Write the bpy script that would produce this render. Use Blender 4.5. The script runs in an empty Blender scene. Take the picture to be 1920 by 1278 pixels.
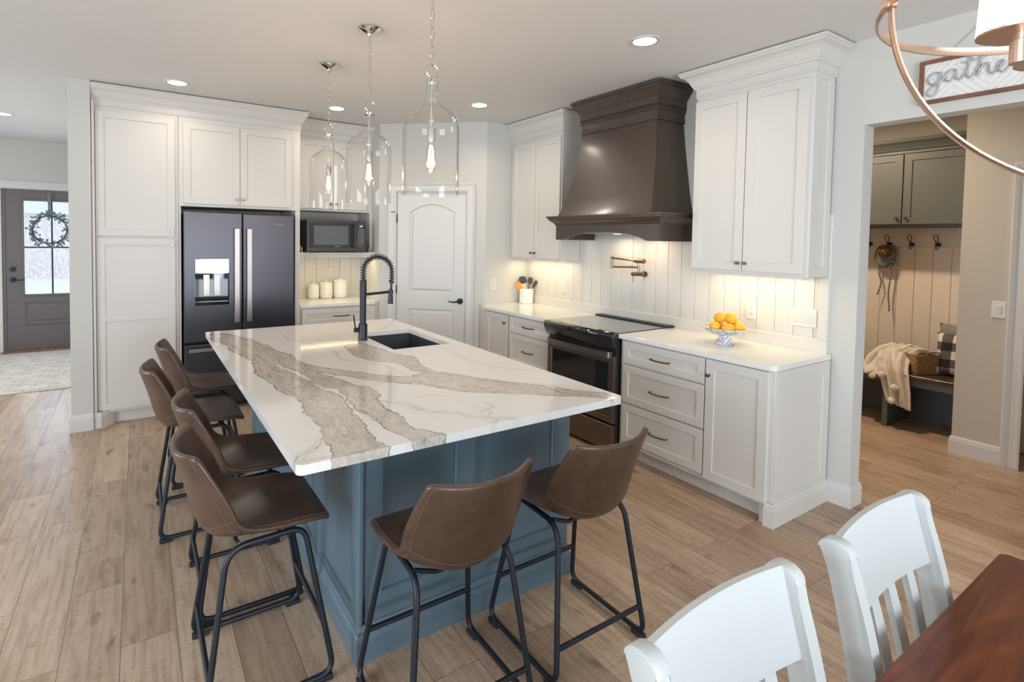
import bpy, bmesh, math, random
from mathutils import Matrix, Vector, noise
import numpy as np
random.seed(7)
S = bpy.context.scene
COL = S.collection
PI = math.pi
# ------------------------------------------------------------------ camera
cam_d = bpy.data.cameras.new('camera'); cam = bpy.data.objects.new('camera', cam_d); COL.objects.link(cam)
S.camera = cam
cam_d.sensor_width = 36; cam_d.sensor_fit = 'HORIZONTAL'
FPX, PPX, PPY = 986.386, 893.07, 485.9
YAW, PITCH, ROLL = 0.5718, 0.0382, -0.0158
cam_d.lens = FPX / 1920 * 36
cam_d.shift_x = (960 - PPX) / 1920
cam_d.shift_y = (PPY - 639) / 1920
cam_d.clip_start = 0.05
# camera basis: right/up/back
cy_, sy_ = math.cos(YAW), math.sin(YAW)
right = Vector((cy_, -sy_, 0)); fwd0 = Vector((sy_, cy_, 0)); up0 = Vector((0, 0, 1))
fwd = fwd0 * math.cos(PITCH) - up0 * math.sin(PITCH)
up = fwd0 * math.sin(PITCH) + up0 * math.cos(PITCH)
r2 = right * math.cos(ROLL) - up * math.sin(ROLL)
u2 = right * math.sin(ROLL) + up * math.cos(ROLL)
cm = Matrix((r2, u2, -fwd)).transposed().to_4x4(); cm.translation = (0, 0, 1.5913)
cam.matrix_world = cm
# ------------------------------------------------------------------ view, world
vs = S.view_settings
vs.view_transform = 'Standard'; vs.look = 'None'; vs.gamma = 1.0; vs.use_curve_mapping = False
vs.exposure = -0.50
S.cycles.use_denoising = True
S.cycles.max_bounces = 10; S.cycles.diffuse_bounces = 6; S.cycles.glossy_bounces = 5
S.cycles.transparent_max_bounces = 12; S.cycles.transmission_bounces = 6
S.cycles.sample_clamp_indirect = 6.0
S.cycles.caustics_reflective = False; S.cycles.caustics_refractive = False
W = bpy.data.worlds.new('world'); S.world = W; W.use_nodes = True
wn = W.node_tree.nodes; wl = W.node_tree.links
bg = wn['Background']; sky = wn.new('ShaderNodeTexSky'); sky.sky_type = 'HOSEK_WILKIE'
sky.sun_direction = Vector((-0.5, -0.4, 0.75)).normalized(); sky.turbidity = 5.0; sky.ground_albedo = 0.6
wmix = wn.new('ShaderNodeMixRGB'); wmix.inputs[0].default_value = 0.75; wmix.inputs[2].default_value = (0.80, 0.90, 1.0, 1)
wl.new(sky.outputs[0], wmix.inputs[1]); wl.new(wmix.outputs[0], bg.inputs[0]); bg.inputs[1].default_value = 3.0
COOL = (0.77, 0.885, 1.0); WARM = (1.0, 0.80, 0.58)
def area(name, loc, rot, sx, sy, power, col, spread=PI):
    l = bpy.data.lights.new(name, 'AREA'); l.shape = 'RECTANGLE'; l.size = sx; l.size_y = sy
    l.energy = power; l.color = col; l.spread = spread
    o = bpy.data.objects.new(name, l); COL.objects.link(o); o.location = loc; o.rotation_euler = rot
    return o
# daylight through the glazing of the room (behind and left of the camera) and the front door
area('daylight_patio', (0.6, -3.40, 1.25), (PI/2, 0, 0), 3.3, 2.1, 365, COOL)
area('daylight_side', (-4.10, 0.9, 1.45), (0, -PI/2, 0), 1.9, 2.4, 290, COOL)
area('daylight_hall', (-4.10, 6.2, 1.45), (0, -PI/2, 0), 1.6, 1.6, 120, COOL)
area('daylight_front_door', (-0.98, 9.5, 1.3), (-PI/2, 0, 0), 1.2, 2.0, 60, COOL)
area('mudroom_fill', (4.6, -1.1, 1.5), (PI/2, 0, 0), 1.0, 1.4, 4, (1, .85, .7))  # added warm fill light inside the mudroom; no window stands behind it
# ------------------------------------------------------------------ mesh builder
WM = {}
class MB:
    def __init__(s): s.bm = bmesh.new(); s.T = Matrix.Identity(4)
    def at(s, o=(0,0,0), u=(1,0,0), v=(0,1,0)):
        u = Vector(u).normalized(); v = Vector(v).normalized(); w = u.cross(v)
        m = Matrix((u, v, w)).transposed().to_4x4(); m.translation = o; s.T = m; return s
    def v(s, p): return s.bm.verts.new(s.T @ Vector(p))
    def f(s, vs):
        try: return s.bm.faces.new(vs)
        except ValueError: return None
    def box(s, x0, x1, y0, y1, z0, z1, bev=0.0, seg=1):
        c = [(x0,y0,z0),(x1,y0,z0),(x1,y1,z0),(x0,y1,z0),(x0,y0,z1),(x1,y0,z1),(x1,y1,z1),(x0,y1,z1)]
        vs = [s.v(p) for p in c]
        fs = [s.f([vs[i] for i in q]) for q in ((0,3,2,1),(4,5,6,7),(0,1,5,4),(1,2,6,5),(2,3,7,6),(3,0,4,7))]
        if bev > 0:
            es = set(e for f in fs for e in f.edges)
            bmesh.ops.bevel(s.bm, geom=list(es), offset=bev, segments=seg, affect='EDGES', profile=0.5)
        return s
    def prism(s, pts, z0, z1, bev=0.0, seg=1):
        a = [s.v((x, y, z0)) for x, y in pts]; b = [s.v((x, y, z1)) for x, y in pts]; n = len(pts)
        fs = [s.f(a[::-1]), s.f(b)] + [s.f([a[i], a[(i+1)%n], b[(i+1)%n], b[i]]) for i in range(n)]
        if bev > 0:
            es = set(e for f in fs[:2] for e in f.edges)
            bmesh.ops.bevel(s.bm, geom=list(es), offset=bev, segments=seg, affect='EDGES', profile=0.5)
        return s
    def loops(s, L, closed_u=True, cap0=False, cap1=False):
        rows = [[s.v(p) for p in l] for l in L]; n = len(rows[0])
        for a, b in zip(rows, rows[1:]):
            for i in range(n if closed_u else n-1):
                j = (i+1) % n; s.f([a[i], a[j], b[j], b[i]])
        if cap0: s.f(rows[0][::-1])
        if cap1: s.f(rows[-1])
        return s
    def rect(s, x0, x1, y0, y1, prof, back=True, fill=True):
        # nested rectangular loops; prof = [(inset, height)]
        L = [[(x0+i,y0+i,h),(x1-i,y0+i,h),(x1-i,y1-i,h),(x0+i,y1-i,h)] for i, h in prof]
        return s.loops(L, True, back, fill)
    def tube(s, path, r, n=8, closed=False, cap=True, flat=1.0):
        P = [Vector(p) for p in path]; m = len(P); R = r if hasattr(r, '__len__') else [r]*m
        tang = []
        for i in range(m):
            a = P[(i-1) % m] if (closed or i > 0) else P[i]; b = P[(i+1) % m] if (closed or i < m-1) else P[i]
            t = (b-a); tang.append(t.normalized() if t.length > 1e-9 else Vector((0,0,1)))
        ref = Vector((0,0,1)) if abs(tang[0].z) < .9 else Vector((1,0,0))
        nn = (ref - tang[0]*ref.dot(tang[0])).normalized(); L = []
        for i in range(m):
            nn = (nn - tang[i]*nn.dot(tang[i])).normalized(); bb = tang[i].cross(nn)
            L.append([P[i] + nn*math.cos(2*PI*k/n)*R[i] + bb*math.sin(2*PI*k/n)*R[i]*flat for k in range(n)])
        if closed: L.append(L[0])
        s.loops(L, True, cap and not closed, cap and not closed)
        if closed: bmesh.ops.remove_doubles(s.bm, verts=s.bm.verts, dist=1e-6)
        return s
    def lathe(s, prof, c=(0,0,0), n=32, cap0=True, cap1=True, fn=None):
        L = []
        for r, z in prof:
            L.append([(c[0]+(r if fn is None else fn(r,k,n))*math.cos(2*PI*k/n), c[1]+(r if fn is None else fn(r,k,n))*math.sin(2*PI*k/n), c[2]+z) for k in range(n)])
        return s.loops(L, True, cap0, cap1)
    def sweep(s, path, prof, closed=False, caps=True):
        # prof [(out,z)]; 'out' is to the right-hand side of the path direction
        P = [Vector((p[0], p[1])) for p in path]; m = len(P); L = []
        for i in range(m):
            d0 = (P[i]-P[i-1]).normalized() if (i > 0 or closed) else None
            d1 = (P[(i+1)%m]-P[i]).normalized() if (i < m-1 or closed) else None
            if d0 is None: d0 = d1
            if d1 is None: d1 = d0
            n0 = Vector((d0.y, -d0.x)); n1 = Vector((d1.y, -d1.x)); b = (n0+n1)
            b = b / max(b.dot(n0), 1e-6)
            L.append([(P[i].x + b.x*o, P[i].y + b.y*o, z) for o, z in prof])
        if closed: L.append(L[0])
        return s.loops(L, True, caps and not closed, caps and not closed)
    def ball(s, c, r, sc=(1,1,1), sub=2):
        m = Matrix.Translation(c) @ Matrix.Diagonal((r*sc[0], r*sc[1], r*sc[2], 1))
        bmesh.ops.create_icosphere(s.bm, subdivisions=sub, radius=1.0, matrix=s.T @ m); return s
    def surf(s, fn, nu, nv):
        rows = [[s.v(fn(i/nu, j/nv)) for i in range(nu+1)] for j in range(nv+1)]
        for a, b in zip(rows, rows[1:]):
            for i in range(nu): s.f([a[i], a[i+1], b[i+1], b[i]])
        return s
    def build(s, name, m, parent=None, smooth=False, local=False, weld=False):
        if weld: bmesh.ops.remove_doubles(s.bm, verts=s.bm.verts, dist=1e-5)
        bmesh.ops.recalc_face_normals(s.bm, faces=s.bm.faces)
        if parent is not None and not local:
            inv = WM[parent.name].inverted(); s.bm.transform(inv)
        me = bpy.data.meshes.new(name); s.bm.to_mesh(me); s.bm.free()
        o = bpy.data.objects.new(name, me); COL.objects.link(o)
        if m: me.materials.append(m)
        if parent is not None: o.parent = parent
        WM[o.name] = WM[parent.name] if parent is not None else Matrix.Identity(4)
        if smooth:
            for p in me.polygons: p.use_smooth = True
            if smooth != 'all':
                try: me.set_sharp_from_angle(angle=math.radians(smooth if smooth is not True else 40))
                except Exception: pass
        return o
def thing(name, label, cat, loc=(0,0,0), rz=0, group=None):
    o = bpy.data.objects.new(name, None); COL.objects.link(o); o.empty_display_size = .1
    o.location = loc; o.rotation_euler = (0,0,rz); tag(o, label, cat, group)
    WM[o.name] = Matrix.Translation(loc) @ Matrix.Rotation(rz, 4, 'Z'); return o
def tag(o, label, cat, group=None, kind=None):
    o['label'] = label; o['category'] = cat
    if group: o['group'] = group
    if kind: o['kind'] = kind
    return o
def struct(name, mb, m, **k):
    o = mb.build(name, m, **k); o['kind'] = 'structure'; return o
def copy_tree(o, parent=None):
    c = o.copy(); COL.objects.link(c)
    if parent is not None: c.parent = parent
    for ch in list(o.children): copy_tree(ch, c)
    return c
def fillet(pts, r, n=5, closed=False):
    P = [Vector(p) for p in pts]; m = len(P); out = []
    for i in range(m):
        if not closed and i in (0, m-1): out.append(P[i]); continue
        a, b, c = P[(i-1) % m], P[i], P[(i+1) % m]
        d0 = (a-b); d1 = (c-b); rr = r[i] if hasattr(r, '__len__') else r
        k = min(rr, d0.length*.49, d1.length*.49)
        p0 = b + d0.normalized()*k; p1 = b + d1.normalized()*k
        for j in range(n+1):
            t = j/n; out.append(p0*(1-t)**2 + b*2*t*(1-t) + p1*t*t)
    return out
def bez(pts, n=8):
    # catmull-rom through points
    P = [Vector(p) for p in pts]; P = [P[0]*2-P[1]] + P + [P[-1]*2-P[-2]]; out = []
    for i in range(1, len(P)-2):
        for j in range(n):
            t = j/n; a, b, c, d = P[i-1], P[i], P[i+1], P[i+2]
            out.append(.5*((2*b) + (c-a)*t + (2*a-5*b+4*c-d)*t*t + (3*b-a-3*c+d)*t**3))
    out.append(P[-2]); return out
# ------------------------------------------------------------------ materials
def mat(name, col, rough=.5, metal=0.0, bump=0.0, bscale=200, var=0.0, vscale=8, spec=None, coat=0, emit=None, estr=0, stretch=None, aniso=0):
    m = bpy.data.materials.new(name); m.use_nodes = True; nt = m.node_tree; b = nt.nodes['Principled BSDF']
    b.inputs['Base Color'].default_value = (*col, 1); b.inputs['Roughness'].default_value = rough; b.inputs['Metallic'].default_value = metal
    if spec is not None: b.inputs['Specular IOR Level'].default_value = spec
    if coat: b.inputs['Coat Weight'].default_value = coat; b.inputs['Coat Roughness'].default_value = .15
    if aniso: b.inputs['Anisotropic'].default_value = aniso
    if emit: b.inputs['Emission Color'].default_value = (*emit, 1); b.inputs['Emission Strength'].default_value = estr
    tc = nt.nodes.new('ShaderNodeTexCoord'); mp = nt.nodes.new('ShaderNodeMapping'); nt.links.new(tc.outputs['Object'], mp.inputs[0])
    if stretch: mp.inputs['Scale'].default_value = stretch
    if bump:
        n = nt.nodes.new('ShaderNodeTexNoise'); n.inputs['Scale'].default_value = bscale; n.inputs['Detail'].default_value = 3
        nt.links.new(mp.outputs[0], n.inputs['Vector'])
        bp = nt.nodes.new('ShaderNodeBump'); bp.inputs['Strength'].default_value = bump; bp.inputs['Distance'].default_value = .002
        nt.links.new(n.outputs[0], bp.inputs['Height']); nt.links.new(bp.outputs[0], b.inputs['Normal'])
    if var:
        n = nt.nodes.new('ShaderNodeTexNoise'); n.inputs['Scale'].default_value = vscale; n.inputs['Detail'].default_value = 6
        nt.links.new(mp.outputs[0], n.inputs['Vector'])
        r = nt.nodes.new('ShaderNodeValToRGB'); r.color_ramp.elements[0].position = .3; r.color_ramp.elements[1].position = .72
        r.color_ramp.elements[0].color = (*[c*(1-var) for c in col], 1); r.color_ramp.elements[1].color = (*[min(1, c*(1+var)) for c in col], 1)
        nt.links.new(n.outputs[0], r.inputs[0]); nt.links.new(r.outputs[0], b.inputs['Base Color'])
    return m
def emat(name, col, s):
    m = bpy.data.materials.new(name); m.use_nodes = True; nt = m.node_tree; nt.nodes.clear()
    e = nt.nodes.new('ShaderNodeEmission'); e.inputs[0].default_value = (*col, 1); e.inputs[1].default_value = s
    o = nt.nodes.new('ShaderNodeOutputMaterial'); nt.links.new(e.outputs[0], o.inputs[0]); return m
def glassmat(name, tint=(1,1,1), base=.04, edge=.85, bump=0, bscale=60):
    m = bpy.data.materials.new(name); m.use_nodes = True; nt = m.node_tree; nt.nodes.clear(); N = nt.nodes; L = nt.links
    o = N.new('ShaderNodeOutputMaterial'); mx = N.new('ShaderNodeMixShader'); t = N.new('ShaderNodeBsdfTransparent'); g = N.new('ShaderNodeBsdfGlossy')
    t.inputs[0].default_value = (*tint, 1); g.inputs['Roughness'].default_value = .02
    lw = N.new('ShaderNodeLayerWeight'); lw.inputs[0].default_value = .5
    pw = N.new('ShaderNodeMath'); pw.operation = 'POWER'; pw.inputs[1].default_value = 3.5; L.new(lw.outputs['Facing'], pw.inputs[0])
    mr = N.new('ShaderNodeMapRange'); mr.inputs['To Min'].default_value = base; mr.inputs['To Max'].default_value = edge; L.new(pw.outputs[0], mr.inputs[0])
    L.new(mr.outputs[0], mx.inputs[0]); L.new(t.outputs[0], mx.inputs[1]); L.new(g.outputs[0], mx.inputs[2]); L.new(mx.outputs[0], o.inputs[0])
    if bump:
        tc = N.new('ShaderNodeTexCoord'); n = N.new('ShaderNodeTexNoise'); n.inputs['Scale'].default_value = bscale; L.new(tc.outputs['Object'], n.inputs['Vector'])
        bp = N.new('ShaderNodeBump'); bp.inputs['Strength'].default_value = bump; bp.inputs['Distance'].default_value = .01; L.new(n.outputs[0], bp.inputs['Height']); L.new(bp.outputs[0], g.inputs['Normal']); L.new(bp.outputs[0], lw.inputs['Normal'])
    return m
M = {}
M['wall'] = mat('wall_paint', (.56,.545,.51), .85, bump=.08, bscale=350)
M['wallmud'] = mat('mudroom_paint', (.50,.46,.40), .85, bump=.08, bscale=350)
M['ceil'] = mat('ceiling_paint', (.70,.69,.67), .9, bump=.5, bscale=140)
M['trim'] = mat('trim_paint', (.61,.595,.565), .4)
M['cab'] = mat('white_cabinet_paint', (.61,.582,.54), .42, bump=.03, bscale=300)
M['bead'] = mat('beadboard_paint', (.63,.60,.55), .42)
M['blue'] = mat('blue_grey_paint', (.118,.178,.222), .36, bump=.03, bscale=300)
M['mudcab'] = mat('olive_grey_paint', (.080,.084,.072), .45)
M['hood'] = mat('stained_hood_wood', (.062,.043,.031), .38, bump=.06, bscale=30, var=.14, vscale=3, stretch=(14,14,1), coat=.2)
M['black'] = mat('black_metal', (.018,.022,.03), .38, metal=.4)
M['rubber'] = mat('black_rubber', (.012,.013,.015), .7)
M['chrome'] = mat('polished_chrome', (.75,.73,.70), .07, metal=1)
M['brass'] = mat('brushed_brass', (.27,.185,.115), .3, metal=1)
M['bronze'] = mat('bronze_pull', (.16,.105,.065), .35, metal=.9)
M['copper'] = mat('brushed_copper', (.72,.52,.40), .32, metal=1, bump=.15, bscale=60, stretch=(1,1,30))
M['ss'] = mat('black_stainless', (.075,.070,.076), .34, metal=.88, bump=.05, bscale=40, stretch=(60,60,.6), aniso=.55)
M['ssbrown'] = mat('dark_stainless', (.19,.15,.125), .34, metal=.85)
M['mwsteel'] = mat('microwave_steel', (.10,.088,.082), .3, metal=.8)
M['sshandle'] = mat('steel_handle', (.30,.265,.24), .32, metal=1)
M['dark'] = mat('dark_gap', (.012,.012,.014), .6)
M['blackglass'] = mat('black_glass', (.012,.013,.015), .04, spec=.7)
M['cooktop'] = mat('cooktop_glass', (.018,.018,.018), .05, spec=1.0, coat=1.0)
M['quartz'] = mat('white_quartz', (.74,.73,.70), .12, bump=.0, var=.025, vscale=120)
M['sink'] = mat('granite_sink', (.035,.038,.045), .5, bump=.3, bscale=400)
M['plastic'] = mat('white_plastic', (.66,.645,.60), .35)
M['ceramic'] = mat('white_ceramic', (.80,.78,.72), .25)
M['seam'] = mat('stitching', (.13,.08,.055), .7)
M['white'] = mat('white_chair_paint', (.49,.50,.485), .42, bump=.25, bscale=18, stretch=(1,1,14))
M['orange'] = mat('orange_silicone', (.85,.28,.02), .45)
M['woodlight'] = mat('pale_wood', (.62,.50,.33), .6, var=.2, vscale=6, stretch=(8,8,1))
M['darkplastic'] = mat('dark_nylon', (.03,.026,.02), .5)
M['citrus'] = mat('citrus_peel', (.85,.42,.03), .4, bump=.4, bscale=260, var=.12, vscale=6)
M['benchtop'] = mat('dark_bench_wood', (.060,.036,.024), .3, var=.3, vscale=4, stretch=(8,1,8))
M['knit'] = mat('cream_knit', (.66,.60,.52), .95, bump=1.0, bscale=160)
M['yarn'] = mat('cream_yarn', (.72,.67,.60), .95, bump=1.0, bscale=220)
M['greycloth'] = mat('grey_cloth', (.22,.21,.19), .9, bump=.5, bscale=300)
M['fur'] = mat('brown_fur', (.20,.105,.045), .9, bump=1, bscale=120, var=.6, vscale=60)
M['signframe'] = mat('walnut_frame', (.17,.065,.035), .45, var=.3, vscale=8)
M['galv'] = mat('galvanised_metal', (.50,.53,.53), .35, metal=.8, var=.25, vscale=30)
M['rope'] = mat('jute_string', (.40,.33,.24), .9)
M['doorgrey'] = mat('taupe_door_paint', (.125,.105,.105), .42, bump=.25, bscale=22, stretch=(30,30,1))
M['leaf'] = mat('grey_green_leaf', (.15,.20,.20), .7, var=.3, vscale=20)
M['bulb'] = emat('filament_glow', (1.0,.62,.30), 38)
M['lamp'] = emat('recessed_lamp_glow', (1.0,.93,.82), 14)
M['led'] = emat('led_strip_glow', (1.0,.86,.62), 2.5)
M['shade'] = mat('fabric_shade', (.85,.82,.75), .8, emit=(1,.94,.84), estr=1.0)
M['pglass'] = glassmat('clear_pendant_glass', (.997,.995,.99), .014, .75)
M['bglass'] = glassmat('bulb_glass', (1,.93,.85), .05, .5)
M['wglass'] = glassmat('window_glass', (.95,.98,1), .05, .6)

def leather():
    m = mat('brown_leather', (.10,.052,.033), .29, spec=.45); nt = m.node_tree; N, L = nt.nodes, nt.links; b = N['Principled BSDF']
    tc = N.new('ShaderNodeTexCoord'); n = N.new('ShaderNodeTexNoise'); n.inputs['Scale'].default_value = 7; n.inputs['Detail'].default_value = 9; n.inputs['Roughness'].default_value = .65
    L.new(tc.outputs['Object'], n.inputs['Vector'])
    r = N.new('ShaderNodeValToRGB'); e = r.color_ramp.elements; e[0].position = .32; e[0].color = (.050,.028,.019,1); e[1].position = .72; e[1].color = (.112,.065,.043,1)
    L.new(n.outputs[0], r.inputs[0])
    w = N.new('ShaderNodeTexNoise'); w.inputs['Scale'].default_value = 14; w.inputs['Detail'].default_value = 2; w.inputs['Distortion'].default_value = 6; L.new(tc.outputs['Object'], w.inputs['Vector'])
    r2 = N.new('ShaderNodeValToRGB'); e = r2.color_ramp.elements; e[0].position = .495; e[0].color = (0,0,0,1); e[1].position = .5; e[1].color = (.5,.5,.5,1); x = e.new(.505); x.color = (0,0,0,1)
    L.new(w.outputs[0], r2.inputs[0])
    mx = N.new('ShaderNodeMixRGB'); mx.inputs[2].default_value = (.20,.13,.095,1); L.new(r2.outputs[0], mx.inputs[0]); L.new(r.outputs[0], mx.inputs[1]); L.new(mx.outputs[0], b.inputs['Base Color'])
    bn = N.new('ShaderNodeTexVoronoi'); bn.inputs['Scale'].default_value = 320; L.new(tc.outputs['Object'], bn.inputs['Vector'])
    bp = N.new('ShaderNodeBump'); bp.inputs['Strength'].default_value = .12; bp.inputs['Distance'].default_value = .001; L.new(bn.outputs[0], bp.inputs['Height']); L.new(bp.outputs[0], b.inputs['Normal'])
    return m
M['leather'] = leather()
def floormat():
    m = bpy.data.materials.new('oak_plank_floor'); m.use_nodes = True; nt = m.node_tree; N, L = nt.nodes, nt.links; b = N['Principled BSDF']
    tc = N.new('ShaderNodeTexCoord'); sp = N.new('ShaderNodeSeparateXYZ'); L.new(tc.outputs['Object'], sp.inputs[0])
    ax = N.new('ShaderNodeMath'); ax.operation = 'ADD'; ax.inputs[1].default_value = 8.0685; L.new(sp.outputs[0], ax.inputs[0])
    ay = N.new('ShaderNodeMath'); ay.operation = 'ADD'; ay.inputs[1].default_value = 20.35; L.new(sp.outputs[1], ay.inputs[0])
    cb = N.new('ShaderNodeCombineXYZ'); L.new(ay.outputs[0], cb.inputs[0]); L.new(ax.outputs[0], cb.inputs[1])
    def brick(c1, c2, mort, msize):
        k = N.new('ShaderNodeTexBrick'); k.offset = .37; k.squash = 1; k.inputs['Scale'].default_value = 1.0; k.inputs['Brick Width'].default_value = 1.22; k.inputs['Row Height'].default_value = .1905
        k.inputs['Mortar Size'].default_value = msize; k.inputs['Mortar Smooth'].default_value = .1; k.inputs['Bias'].default_value = 0
        k.inputs['Color1'].default_value = c1; k.inputs['Color2'].default_value = c2; k.inputs['Mortar'].default_value = mort; L.new(cb.outputs[0], k.inputs['Vector']); return k
    k1 = brick((0,0,0,1), (1,1,1,1), (.5,.5,.5,1), 0.0)
    k2 = brick((1,1,1,1), (1,1,1,1), (0,0,0,1), .0012)
    # grain
    off = N.new('ShaderNodeMath'); off.operation = 'MULTIPLY'; off.inputs[1].default_value = 37.0; L.new(k1.outputs[0], off.inputs[0])
    def gv(sx, sy):
        cx = N.new('ShaderNodeCombineXYZ'); m1 = N.new('ShaderNodeMath'); m1.operation = 'MULTIPLY'; m1.inputs[1].default_value = sx; L.new(sp.outputs[0], m1.inputs[0])
        m2 = N.new('ShaderNodeMath'); m2.operation = 'MULTIPLY'; m2.inputs[1].default_value = sy; L.new(sp.outputs[1], m2.inputs[0])
        L.new(m1.outputs[0], cx.inputs[0]); L.new(m2.outputs[0], cx.inputs[1]); L.new(off.outputs[0], cx.inputs[2]); return cx
    n1 = N.new('ShaderNodeTexNoise'); n1.inputs['Scale'].default_value = 1; n1.inputs['Detail'].default_value = 5; n1.inputs['Distortion'].default_value = .6; L.new(gv(55, 3.2).outputs[0], n1.inputs['Vector'])
    n2 = N.new('ShaderNodeTexNoise'); n2.inputs['Scale'].default_value = 1; n2.inputs['Detail'].default_value = 3; n2.inputs['Distortion'].default_value = 1.2; L.new(gv(9, 1.6).outputs[0], n2.inputs['Vector'])
    n3 = N.new('ShaderNodeTexNoise'); n3.inputs['Scale'].default_value = 1; n3.inputs['Detail'].default_value = 2; L.new(gv(13, 5.5).outputs[0], n3.inputs['Vector'])
    n4 = N.new('ShaderNodeTexNoise'); n4.inputs['Scale'].default_value = 1; n4.inputs['Detail'].default_value = 1; L.new(gv(20, 240).outputs[0], n4.inputs['Vector'])
    base = N.new('ShaderNodeValToRGB'); e = base.color_ramp.elements; e[0].position = 0; e[0].color = (.41,.285,.195,1); e[1].position = 1; e[1].color = (.55,.405,.29,1)
    L.new(k1.outputs[0], base.inputs[0])
    def mul(a, fac_sock, lo, hi, c):
        rr = N.new('ShaderNodeMapRange'); rr.inputs['From Min'].default_value = lo; rr.inputs['From Max'].default_value = hi; L.new(fac_sock, rr.inputs[0])
        x = N.new('ShaderNodeMixRGB'); x.blend_type = 'MULTIPLY'; x.inputs[2].default_value = (*c, 1); L.new(rr.outputs[0], x.inputs[0]); L.new(a, x.inputs[1]); return x.outputs[0]
    c = mul(base.outputs[0], n1.outputs[0], .44, .70, (.74,.69,.645))
    c = mul(c, n2.outputs[0], .48, .74, (.78,.73,.70))
    c = mul(c, n3.outputs[0], .64, .76, (.58,.47,.39))
    c = mul(c, n4.outputs[0], .54, .64, (.82,.79,.77))
    inv = N.new('ShaderNodeMath'); inv.operation = 'SUBTRACT'; inv.inputs[0].default_value = 1; L.new(k2.outputs[0], inv.inputs[1])
    x = N.new('ShaderNodeMixRGB'); x.inputs[2].default_value = (.10,.075,.055,1); L.new(inv.outputs[0], x.inputs[0]); L.new(c, x.inputs[1]); L.new(x.outputs[0], b.inputs['Base Color'])
    b.inputs['Roughness'].default_value = .36
    bp = N.new('ShaderNodeBump'); bp.inputs['Strength'].default_value = .30; bp.inputs['Distance'].default_value = .002
    ad = N.new('ShaderNodeMath'); ad.operation = 'ADD'; L.new(n1.outputs[0], ad.inputs[0]); L.new(k2.outputs[0], ad.inputs[1]); L.new(ad.outputs[0], bp.inputs['Height']); L.new(bp.outputs[0], b.inputs['Normal'])
    return m
M['floor'] = floormat()
def woodmat(name, c0, c1, rough, sx, sy, sz, coat=0):
    m = mat(name, c0, rough, coat=coat); nt = m.node_tree; N, L = nt.nodes, nt.links; b = N['Principled BSDF']
    tc = N.new('ShaderNodeTexCoord'); mp = N.new('ShaderNodeMapping'); mp.inputs['Scale'].default_value = (sx, sy, sz); L.new(tc.outputs['Object'], mp.inputs[0])
    n = N.new('ShaderNodeTexNoise'); n.inputs['Scale'].default_value = 1; n.inputs['Detail'].default_value = 7; n.inputs['Distortion'].default_value = 1.5; L.new(mp.outputs[0], n.inputs['Vector'])
    r = N.new('ShaderNodeValToRGB'); e = r.color_ramp.elements; e[0].position = .3; e[0].color = (*c0, 1); e[1].position = .7; e[1].color = (*c1, 1); L.new(n.outputs[0], r.inputs[0]); L.new(r.outputs[0], b.inputs['Base Color'])
    return m
M['table'] = woodmat('cherry_table_top', (.085,.020,.009), (.22,.060,.025), .30, 3, 22, 3, 0); M['table'].node_tree.nodes['Principled BSDF'].inputs['Specular IOR Level'].default_value = .22
# ------------------------------------------------------------------ room shell
H = 2.80
XR = 3.61
mb = MB(); mb.box(-4.0, 7.6, -3.3, 9.3, -.05, 0); fl = struct('floor', mb, M['floor'])
mb = MB(); mb.box(-4.0, 7.6, -3.3, 9.3, H, H+.05); struct('ceiling', mb, M['ceil'])
mb = MB()
mb.box(XR, XR+.125, 1.40, 5.9, 0, H); mb.box(XR, XR+.125, .44, 1.40, 2.30, H); mb.box(XR, XR+.125, -3.2, .44, 0, H)
struct('wall_right', mb, M['wall'])
mb = MB(); mb.box(3.035, XR, 4.545, 4.66, 0, H); struct('wall_pantry_return', mb, M['wall'])
# diagonal pantry wall with door hole, frame s along wall, z up, outward = towards kitchen
DA = Vector((2.180, 5.326, 0)); DBp = Vector((3.035, 4.545, 0)); DU = (DBp-DA).normalized(); DL = (DBp-DA).length
def dg(): return MB().at(DA, DU, (0,0,1))
D0, D1, DH = .192, .957, 2.085
mb = dg(); mb.box(0, D0, 0, H, -.11, 0); mb.box(D1, DL, 0, H, -.11, 0); mb.box(D0, D1, DH, H, -.11, 0); struct('wall_pantry', mb, M['wall'])
mb = MB(); mb.box(2.18, 2.29, 5.326, 5.9, 0, H); struct('wall_fridge_side', mb, M['wall'])
mb = MB(); mb.box(-.31, 2.30, 5.9, 6.02, 0, H); struct('wall_back', mb, M['wall'])
mb = MB(); mb.box(-.456, -.312, 5.21, 9.15, 0, H); struct('wall_hall', mb, M['wall'])
# entry wall with door hole
EX0, EX1, EH = -1.50, -.555, 2.16
mb = MB(); mb.box(-4, EX0, 9.15, 9.28, 0, H); mb.box(EX1, -.3, 9.15, 9.28, 0, H); mb.box(EX0, EX1, 9.15, 9.28, EH, H); struct('wall_entry', mb, M['wall'])
def wall_holes(mb, axis, c0, c1, a0, a1, holes):
    # axis 'x': plane of constant x from c0..c1, running a0..a1 in y ; holes (b0,b1,z0,z1)
    def bx(p0, p1, z0, z1):
        if p1-p0 < 1e-4 or z1-z0 < 1e-4: return
        if axis == 'x': mb.box(c0, c1, p0, p1, z0, z1)
        else: mb.box(p0, p1, c0, c1, z0, z1)
    x = a0
    for b0, b1, z0, z1 in sorted(holes):
        bx(x, b0, 0, H); bx(b0, b1, 0, z0); bx(b0, b1, z1, H); x = b1
    bx(x, a1, 0, H)
mb = MB(); wall_holes(mb, 'x', -4.02, -3.9, -3.3, 9.28, [(-.35,2.15,.5,2.4),(5.4,7.0,.6,2.3)]); struct('wall_left', mb, M['wall'])
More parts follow.
